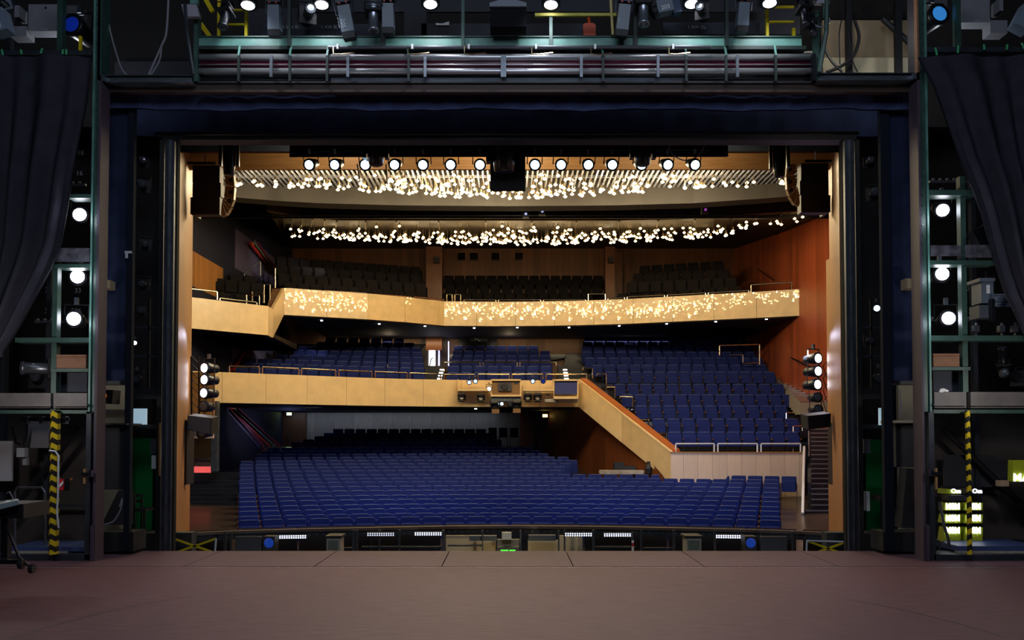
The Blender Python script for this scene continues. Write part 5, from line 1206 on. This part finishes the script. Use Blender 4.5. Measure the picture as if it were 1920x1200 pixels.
for s,x0,x1,y in(('left',152,172,889),('right',1746,1768,888)):
    t=thing('door_latch',f'metal latch bolt on the lower {s} tower post','latch',W((x0+x1)/2,y+4,D-.15)); VB('bolt',x0,x1,y-3,y+3,D-.15,.08,metal_blk,t); VB('knob',*((166,171) if s=='left' else (1745,1749)),y-7,y+5,D-.18,.08,chrome,t); VB('handle',*((156,160) if s=='left' else (1754,1758)),y-10,y+18 if s=='left' else y+30,D-.12,.04,mat('brass wood handle','a07c50',.5),t)
t=thing('mixing_desk','control desk on wheeled stand at the lower left corner','desk',W(5,1060,10.6))
DD=10.6; mb=MB(); mb.hexa([W(-40,965,DD),W(36,946,DD),W(36,940,DD+.7),W(-40,950,DD+.7),W(-40,953,DD),W(34,938,DD),W(34,935,DD+.7),W(-40,945,DD+.7)]); build('desk_top',mb,mat('lit desk top','9ab0b0',.4),t)
VB('body',-40,44,945,972,DD+.1,.6,black,t); VB('leg',2,14,972,1046,DD+.2,.1,metal_blk,t); VB('foot_bar',-40,35,1050,1058,DD+.1,.12,metal_blk,t)
for x,y in((40,1058),(60,1066)): mb=MB(); mb.cyl(W(x-4,y,DD-.2),W(x+4,y,DD-.2),.055,.055,12); build('wheel',mb,black,t)
mb=MB(); mb.tube([W(10,985,DD+.1),W(22,1010,DD),W(36,1045,DD-.1),W(55,1062,DD-.2)],.018,5); build('cable',mb,ck,t)
mb=MB(); mb.tube([W(12,925,DD+.3),W(18,922,DD+.3),W(23,932,DD+.3),W(23,942,DD+.2)],.008,5); build('gooseneck_lamp',mb,steel,t)
# ---- right tower contents
t=thing('hanging_projector','grey lantern with vented base hanging at the right beside the drape','stage light',W(1850,600,D+.3))
VB('housing',1840,1863,527,568,D+.3,.3,grey_b,t); VB('top_cap',1837,1866,521,527,D+.25,.4,grey_b,t); VB('lower_body',1836,1866,572,596,D+.3,.3,mat('dark grey vent','4c545c',.5),t); VB('label',1850,1856,534,550,D+.29,.02,white,t); VB('yoke',1860,1866,560,602,D+.2,.1,metal_blk,t); mb=MB(); mb.tube([W(1849,521,D+.4),W(1849,509,D+.4)],.015,5); build('stem',mb,steel,t)
t=thing('paper_notice','pale blue paper notice with handwriting behind the hanging lantern','notice',W(1880,574,D+.9)); VB('paper',1863,1893,551,575,D+.9,.01,mat('pale blue paper','a0b8d8',.7),t)
for k,(s_,y) in enumerate((('ACHTUNG BITTE',555),('NICHT',560.5),('ABSCHALTEN',566),('DANKE',571.5))): text(s_,W(1878,y,D+.89),.04,mat('ink','3a4a6a',.7),t)
t=thing('side_lamp','dark angular lamp hanging beside the right drape','stage light',W(1840,450,D+.3),(0,R(-28),0)); m=MB(); m.box((0,0,0),(.22,.22,.38)); build('housing',m,metal_blk,t,local=True); m=MB(); m.box((.12,-.06,.05),(.04,.12,.3)); build('flap',m,steel_d,t,local=True)
for i,(x,y) in enumerate(((1832,612),(1880,612),(1905,615))): 
    t=thing('pipe_clamp',f'steel pipe clamp on the right tower beam, {ORD[i+1]} from the left','clamp',W(x,632,D+.1)); VB('stem',x-1.5,x+1.5,605,632,D+.1,.04,steel,t); VB('jaw',x-5,x+5,610,622,D+.08,.1,steel_d,t)
LB('pf_d',pf_d,1885,700,9,'dark unlit spotlight hanging low in the right tower',(R(-15),0,R(-70)),D+.5); LB('pf_d',pf_d,1880,655,7,'dark unlit spotlight under the right tower beam',(R(-60),0,R(-30)),D+.6)
mb=MB(); mb.prism([W(x,y,D-.04) for x,y in((1761,735),(1764,729),(1770,728),(1779,732),(1778,735),(1770,734),(1767,736))],(0,.03,0)); solo('white_rag',mb,white,'small white rag on the right tower girder','rag')
# retro-reflective yellow jackets hanging in tiers
hv=mat('yellow green fabric','a8b418',.7,emit='9aac10',es=0) ; rf=mat('reflective lettering glow','ffffff',.5,emit='e8ecff',es=1.6)  # letters emit, standing in for light thrown back by reflective print
t=thing('sack_cabinet','dark rack holding yellow green bags in the right tower','rack',W(1803,1028,D+1.0)); VB('back',1768,1842,912,1028,D+1.25,.05,black,t); VB('lid',1779,1812,929,939,D+.75,.2,mat('slate lid','34363c',.6),t)
i=0
tiers=((943,957,0),(965,981,1),(989,1024,2))
for ty,(y0,y1,k) in enumerate(tiers):
    for cx_,(x0,x1) in enumerate(((1769,1802),(1807,1843))):
        i+=1; b=thing('yellow_bag',f'yellow green bag with white reflective letters, {("upper","middle","lower")[ty]} tier, {("left","right")[cx_]} column','bag',W((x0+x1)/2,y1,D+.9),group='yellow bags in the right tower')
        mb=MB(); o=(ty*2,ty*1)[cx_]; mb.prism([W(x,y,D+.9) for x,y in((x0+2-o,y1),(x0+3-(0 if cx_ else 0),y0),(x1,y0),(x1-1,y1))],(0,.2,0)); build('bag',mb,hv,b)
        ym=y0+ (7 if ty<2 else 6); text('M8M' if cx_==0 else 'M8M',W((x0+x1)/2+1,ym,D+.88),.155,rf,b,sx=.72,ext=.008,bold=.0015)
for cx_,(x0,x1) in enumerate(((1771,1802),(1811,1842))):
    b=thing('yellow_bag',f'yellow green bag lying on top of the bag rack, {("left","right")[cx_]} one','bag',W((x0+x1)/2,927,D+.9),group='yellow bags in the right tower'); mb=MB(); mb.prism([W(x,y,D+.9) for x,y in((x0,926),(x0+2,917),(x1,919),(x1,926))],(0,.25,0)); build('bag',mb,hv if cx_==0 else mat('dark bag','24261c',.7),b); text('8rr' if 0 else 'Om',W((x0+x1)/2+6,921,D+.88),.1,rf,b,ext=.006,bold=.003)
b=thing('yellow_bag','yellow green bag hanging alone at the far right edge of the tower','bag',W(1912,904,D+.6)); mb=MB(); mb.prism([W(x,y,D+.6) for x,y in((1899,903),(1900,863),(1945,863),(1945,903))],(0,.15,0)); build('bag',mb,hv,b); text('MA',W(1915,896,D+.58),.18,rf,b,ext=.006,bold=.002)
for q,lab in(((1770,1868,853,913),'dark slate board behind the right striped pole'),((1868,1888,862,904),'narrow dark board right of the slate one')): SB('wall_board',*q,D+1.35,.04,mat('dark slate board','33353c',.8),lab,'board')
SB('wood_block',1876,1892,901,912,D+.7,.15,mat('pale block','a88c70',.6),'pale wooden block on the right tower brace','block')
mb=MB(); mb.tube([W(1762,942,D+.3),W(1770,985,D+.3),W(1778,1010,D+.3),W(1780,1026,D+.3)],.022,6); solo('grey_rod',mb,steel,'grey rod leaning beside the yellow bags','rod')
t=thing('floor_stand','small round topped metal stand beside the yellow bags','stand',W(1762,1030,D+.2)); mb=MB(); mb.lathe([(.07,0),(.07,.015)],W(1762,1016,D+.2),'z',12); build('plate',mb,chrome,t); mb=MB(); mb.tube([W(1762,1016,D+.2),W(1762,1032,D+.2)],.012,5); build('stem',mb,steel,t)
# ---- niches between the towers and the frame posts
for s,q,q2 in(('left',(248,286,822,1000),(250,274,766,796)),('right',(1624,1661,824,996),(1649,1661,765,797))):
    SB('green_cloth',*q,17.0,.05,green_f,f'dark green cloth hanging in the {s} side niche','cloth'); SB('lit_screen',*q2,15.6,.05,mat('lit pale screen','c8dce8',.5,emit='a8c8d8',es=.45 if 1 else 1),f'pale lit screen on a shelf in the {s} side niche','screen')
    t=thing('niche_frame',f'black shelf frame of the {s} side niche','frame',W((q[0]+q[1])/2,1034,15.9)); x0,x1=(247,297) if s=='left' else (1612,1662)
    VB('upright',*((295,304) if s=='left' else (1607,1616)),262,1034,15.6,.2,black,t,yr=650); VB('shelf',x0,x1,796,804,15.7,.4,black,t); VB('lintel',x0,x1,728,748,15.8,.2,black,t); VB('sill',x0,x1,1000,1034,15.7,.5,black,t); VB('upper_bar',x0,x1,612,616,15.9,.06,steel_d,t); VB('upper_bar',x0,x1,666,670,15.9,.06,steel_d,t); VB('ladder_rail',*((277,280) if s=='left' else (1633,1636)),560,728,15.9,.05,blackm,t)
    VB('white_box',*((284,294) if s=='left' else (1625,1631)),854 if s=='left' else 922,879 if s=='left' else 958,15.6,.12,mat('pale box','b8c0c0',.5),t); VB('dark_box',*((282,295) if s=='left' else (1622,1632)),823,850,15.65,.12,mat('slate box','3a3d48',.5),t)
    VB('backdrop',x0,x1,262,740,17.15,.02,mat('black backdrop','121318',.8),t)
mb=MB(); mb.tube([W(299.5,793,15.5),W(299,892,15.5)],.018,5); solo('wooden_stick',mb,mat('brown stick','9a7848',.6),'brown wooden stick standing beside the left frame post','stick')
t=thing('side_chair','black wooden chair in front of the green cloth at left','chair',W(262,998,16.2))
for x,a,b in((252,925,1000),(266,928,998),(271,956,998)): mb=MB(); mb.tube([W(x,a,16.2+(x%3)*.05),W(x,b,16.2+(x%3)*.05)],.02,5); build('leg',mb,black,t)
VB('seat',250,273,954,959,16.0,.4,black,t); VB('back_rail',250,266,926,931,16.3,.04,black,t); VB('back_rail',250,266,938,942,16.3,.04,black,t)
t=thing('bar_stool','tall black stool in front of the green cloth at right','stool',W(1656,1000,16.2)); VB('seat',1650,1664,930,939,16.0,.4,black,t)
for x in(1652.5,1663): mb=MB(); mb.tube([W(x,938,16.2),W(x,1000,16.2)],.018,5); build('leg',mb,metal_blk,t)
VB('foot_rail',1652,1664,957,960,16.2,.03,metal_blk,t)
for i,(k,b,x,y,r_,lab,rz) in enumerate((('pf_d',pf_d,264,582,5.5,'dark spotlight with bluish lens in the left niche above the bars',15),('pf_d',pf_d,268,300,6,'dark spotlight at the top of the left niche',20),('pf_d',pf_d,266,345,7,'dark spotlight second from the top of the left niche',15),('pf_d',pf_d,272,457,6,'dark spotlight in the middle of the left niche',20),('pf_d',pf_d,265,532,6,'dark spotlight just above the bluish one in the left niche',10),
    ('led_bl',f_bl,253,643,3.5,'small glowing lamp between the bars of the left niche',20),('led_off',f_off,255,711,7,'unlit dotted lamp low in the left niche',10),('led_bl',f_bl,1644,578,5.5,'small glowing lamp in the right niche',-15),('pf_d',pf_d,1633,638,6,'dark spotlight between the bars of the right niche',-15),('led_off',f_off,1649,709,8,'unlit dotted lamp low in the right niche',-10),('pf_d',pf_d,1632,300,6,'dark spotlight at the top of the right niche',-15),('pf_d',pf_d,1640,360,7,'dark spotlight second from the top of the right niche',-15))):
    lum(k,b,x,y,15.9,r_,lab,(R(5),0,R(rz)))
t=thing('amber_lamp','black lamp with amber glow in the upper left opening','lamp',W(196,757,15.2)); mb=MB(); mb.prism([W(x,y,15.2) for x,y in((180,756),(180,731),(212,731),(210,757))],(0,.3,0)); build('housing',mb,black,t); mb=MB(); mb.lathe([(0,-.02),(.045,-.02),(.05,.02)],W(195,742,15.2),'y',10); build('lens',mb,mat('amber glass','a05010',.3,emit='c05a10',es=.5),t)
for s,pts in(('left',((236,920),(222,919),(190,984),(236,984))),('right',((1722,880),(1700,878),(1690,990),(1722,990)))):
    mb=MB(); mb.prism([W(x,y,15.6) for x,y in pts],(0,.3,0)); solo('covered_equipment',mb,mat('slate cover','24262e',.8,noise=.2,ns=4),f'dark covered equipment in the lower {s} opening','equipment')
cable([(190,984),(212,978),(226,955),(229,935),(224,950)] ,14.4,cg,'pale cable coiled in the lower left opening',.012)
cable([(1687,730),(1689,760),(1688,785)],14.4,cg,'pale cable hanging in the upper right opening',.012)
SB('wall_stripe',188,235,768,777,16.5,.03,mat('grey brown stripe','6a5c50',.7),'brown stripe across the cream wall of the upper left opening','stripe')
# small cable loops stuck to the gold posts
cable([(333,605),(336,602),(341,604),(340,610),(336,609)],19.4,ck,'small black cable knot on the left golden post',.02); cable([(1572,602),(1577,598),(1583,598),(1578,604)],19.2,ck,'small black cable knot on the right golden post',.02)
# ================================================================ LIGHT
sc=bpy.context.scene
sc.view_settings.view_transform='Standard'; sc.view_settings.look='None'; sc.view_settings.exposure=.27; sc.view_settings.gamma=1
sc.view_settings.use_curve_mapping=False
w=bpy.data.worlds.new('world'); sc.world=w; w.use_nodes=True
w.node_tree.nodes['Background'].inputs['Color'].default_value=(.35,.45,.8,1); w.node_tree.nodes['Background'].inputs['Strength'].default_value=.01
sc.cycles.sample_clamp_indirect=4; sc.cycles.max_bounces=6; sc.cycles.diffuse_bounces=3; sc.cycles.glossy_bounces=3; sc.cycles.caustics_reflective=False; sc.cycles.caustics_refractive=False
def lamp(kind,loc,power,col,name,size=.5,tgt=None,spot=None,blend=.5,sy=None):
    l=bpy.data.lights.new(name,kind); l.energy=power; l.color=col
    if kind=='AREA':
        l.size=size
        if sy: l.shape='RECTANGLE'; l.size_y=sy
    else: l.shadow_soft_size=size
    if kind=='SPOT': l.spot_size=R(spot); l.spot_blend=blend
    o=bpy.data.objects.new(name,l); COL.objects.link(o); o.location=loc
    if tgt is not None: o.rotation_euler=(V(tgt)-V(loc)).to_track_quat('-Z','Y').to_euler()
    return o
warm=(1,.83,.52)
# the pendants themselves light the house
for p in FRONT[::6]: lamp('POINT',p+V((0,0,-.1)),64,warm,'pendant_light',.03)
for p in REAR[::14]: lamp('POINT',p+V((0,0,-.1)),7,warm,'rear_pendant_light',.03)
# soffit lights under the balconies
lamp('AREA',(-6,45.7,2.98),20,(.66,.8,1),'wall_washer',10.6,(-6,46.5,.9),sy=.12)
lamp('AREA',(-6,45.6,6.6),26,(1,.8,.5),'balcony_wall_washer',7,(-6,46.5,5.2),sy=.12); lamp('AREA',(3.5,45.6,6.6),16,(1,.8,.5),'balcony_wall_washer',9,(3.5,46.5,5.2),sy=.12)
lamp('POINT',(-10.2,42,2.2),10,(.35,.4,1),'blue_wall_fill',.1)  # added blue light, unseen, to tint the left stalls wall
lamp('POINT',(0,17.3,-.9),24,(1,.85,.6),'pit_fill',.1); lamp('POINT',(5.4,14.4,8.3),14,(1,.95,.85),'beige_wall_fill',.1)  # unseen points added to brighten the pit boards and the beige wall
for x in(-5,5): lamp('POINT',(x,17.3,-1.1),5,(.8,.9,1),'pit_fill',.1)  # further unseen fill added at the pit sides
for yy,zz in((42,9.3),(43,5.6),(39,2.6)): lamp('SPOT',(-7.5,yy-2,zz+.3),90,(1,.9,.85),'mural_fill',.08,(-11.6,yy,zz),55,.8)  # added spots, unseen, to brighten the streaked left wall
lamp('SPOT',(6.9,20.9,3.8),1100,(.85,.85,1),'terrace_spot',.08,(8,31.3,1.5),42,.7)
lamp('SPOT',(10.5,28.2,4.2),150,(1,.92,.8),'stair_fill',.05,(10,28.2,-.5),40,.6)  # added spot, unseen, to brighten the foot of the right stairs
for x in(-6,0,6): lamp('POINT',(x,45,6.3),10,(1,.75,.45),'balcony_soffit_glow',.1)
# added warm spots, unseen, to brighten the header
for x in(-3.5,0,3.5): lamp('SPOT',(x,18.2,8.9),115 if x else 220,(1,.78,.5),'header_fill',.2,(x,19.9,7.9),150,1)
# truss lamps: cool wash on the stage; added unseen spots fill the front stalls
for x in(-3.6,-1.8,0,1.8,3.6):
    lamp('SPOT',(x,16.6,6.8),235,(.88,.72,1),'truss_stage_wash',.1,(x*.9,11.2,0),50,.8)
for x in(-4,0,4): lamp('SPOT',(x,17.7,7.7),1350,(.48,.66,1),'stalls_fill',.15,(x*1.5,27,-.6),62,1)
# unseen fill light added over the stage, upstage of the portal
lamp('AREA',(0,4,9.5),290,(.72,.82,1),'stage_fill_light',8,(0,14,4.5),sy=3)
for x in(-4,-2.9,-1.2,.6,2.8,4): lamp('SPOT',(x,13.3,8.4),28,(.85,.92,1),'bridge_lamp',.08,(x*1.02,14.1,7),115,.8)
for s in(-1,1):
    lamp('SPOT',(s*6.9,20.8,4.2),22,(.75,.75,1),'tower_lamp',.06,(s*4,11,0),50,.6)
    lamp('POINT',(s*6.55,20.75,3.4),.6,(.8,.8,1),'tower_lamp_glow',.06)
    for zz in(5.2,4.3,3.6): lamp('POINT',(s*6.45,13.5,zz),2.5,(.85,.9,1),'portal_lamp_glow',.06)
for s in(-1,1): lamp('SPOT',(s*4.9,19.4,7.3),80,(1,.76,.42),'reveal_fill',.1,(s*7.1,19.6,5.2),60,1)  # added warm spots, unseen, to brighten the golden reveals
lamp('POINT',(7.8,23,3.6),22,(.6,.45,1),'right_tower_glow',.1)
for s in(-1,1): lamp('POINT',(s*7.2,12.4,2.6),28,(1,.92,.88),'under_deck_fill',.1); lamp('POINT',(s*5.5,16.5,1.6),3,(1,.95,.9),'niche_lamp',.1); lamp('POINT',(s*7.2,14.9,7.9),10,(.85,.92,1),'tower_top_lamp',.1)  # under-deck light is added and unseen, to brighten the lower tower storeys
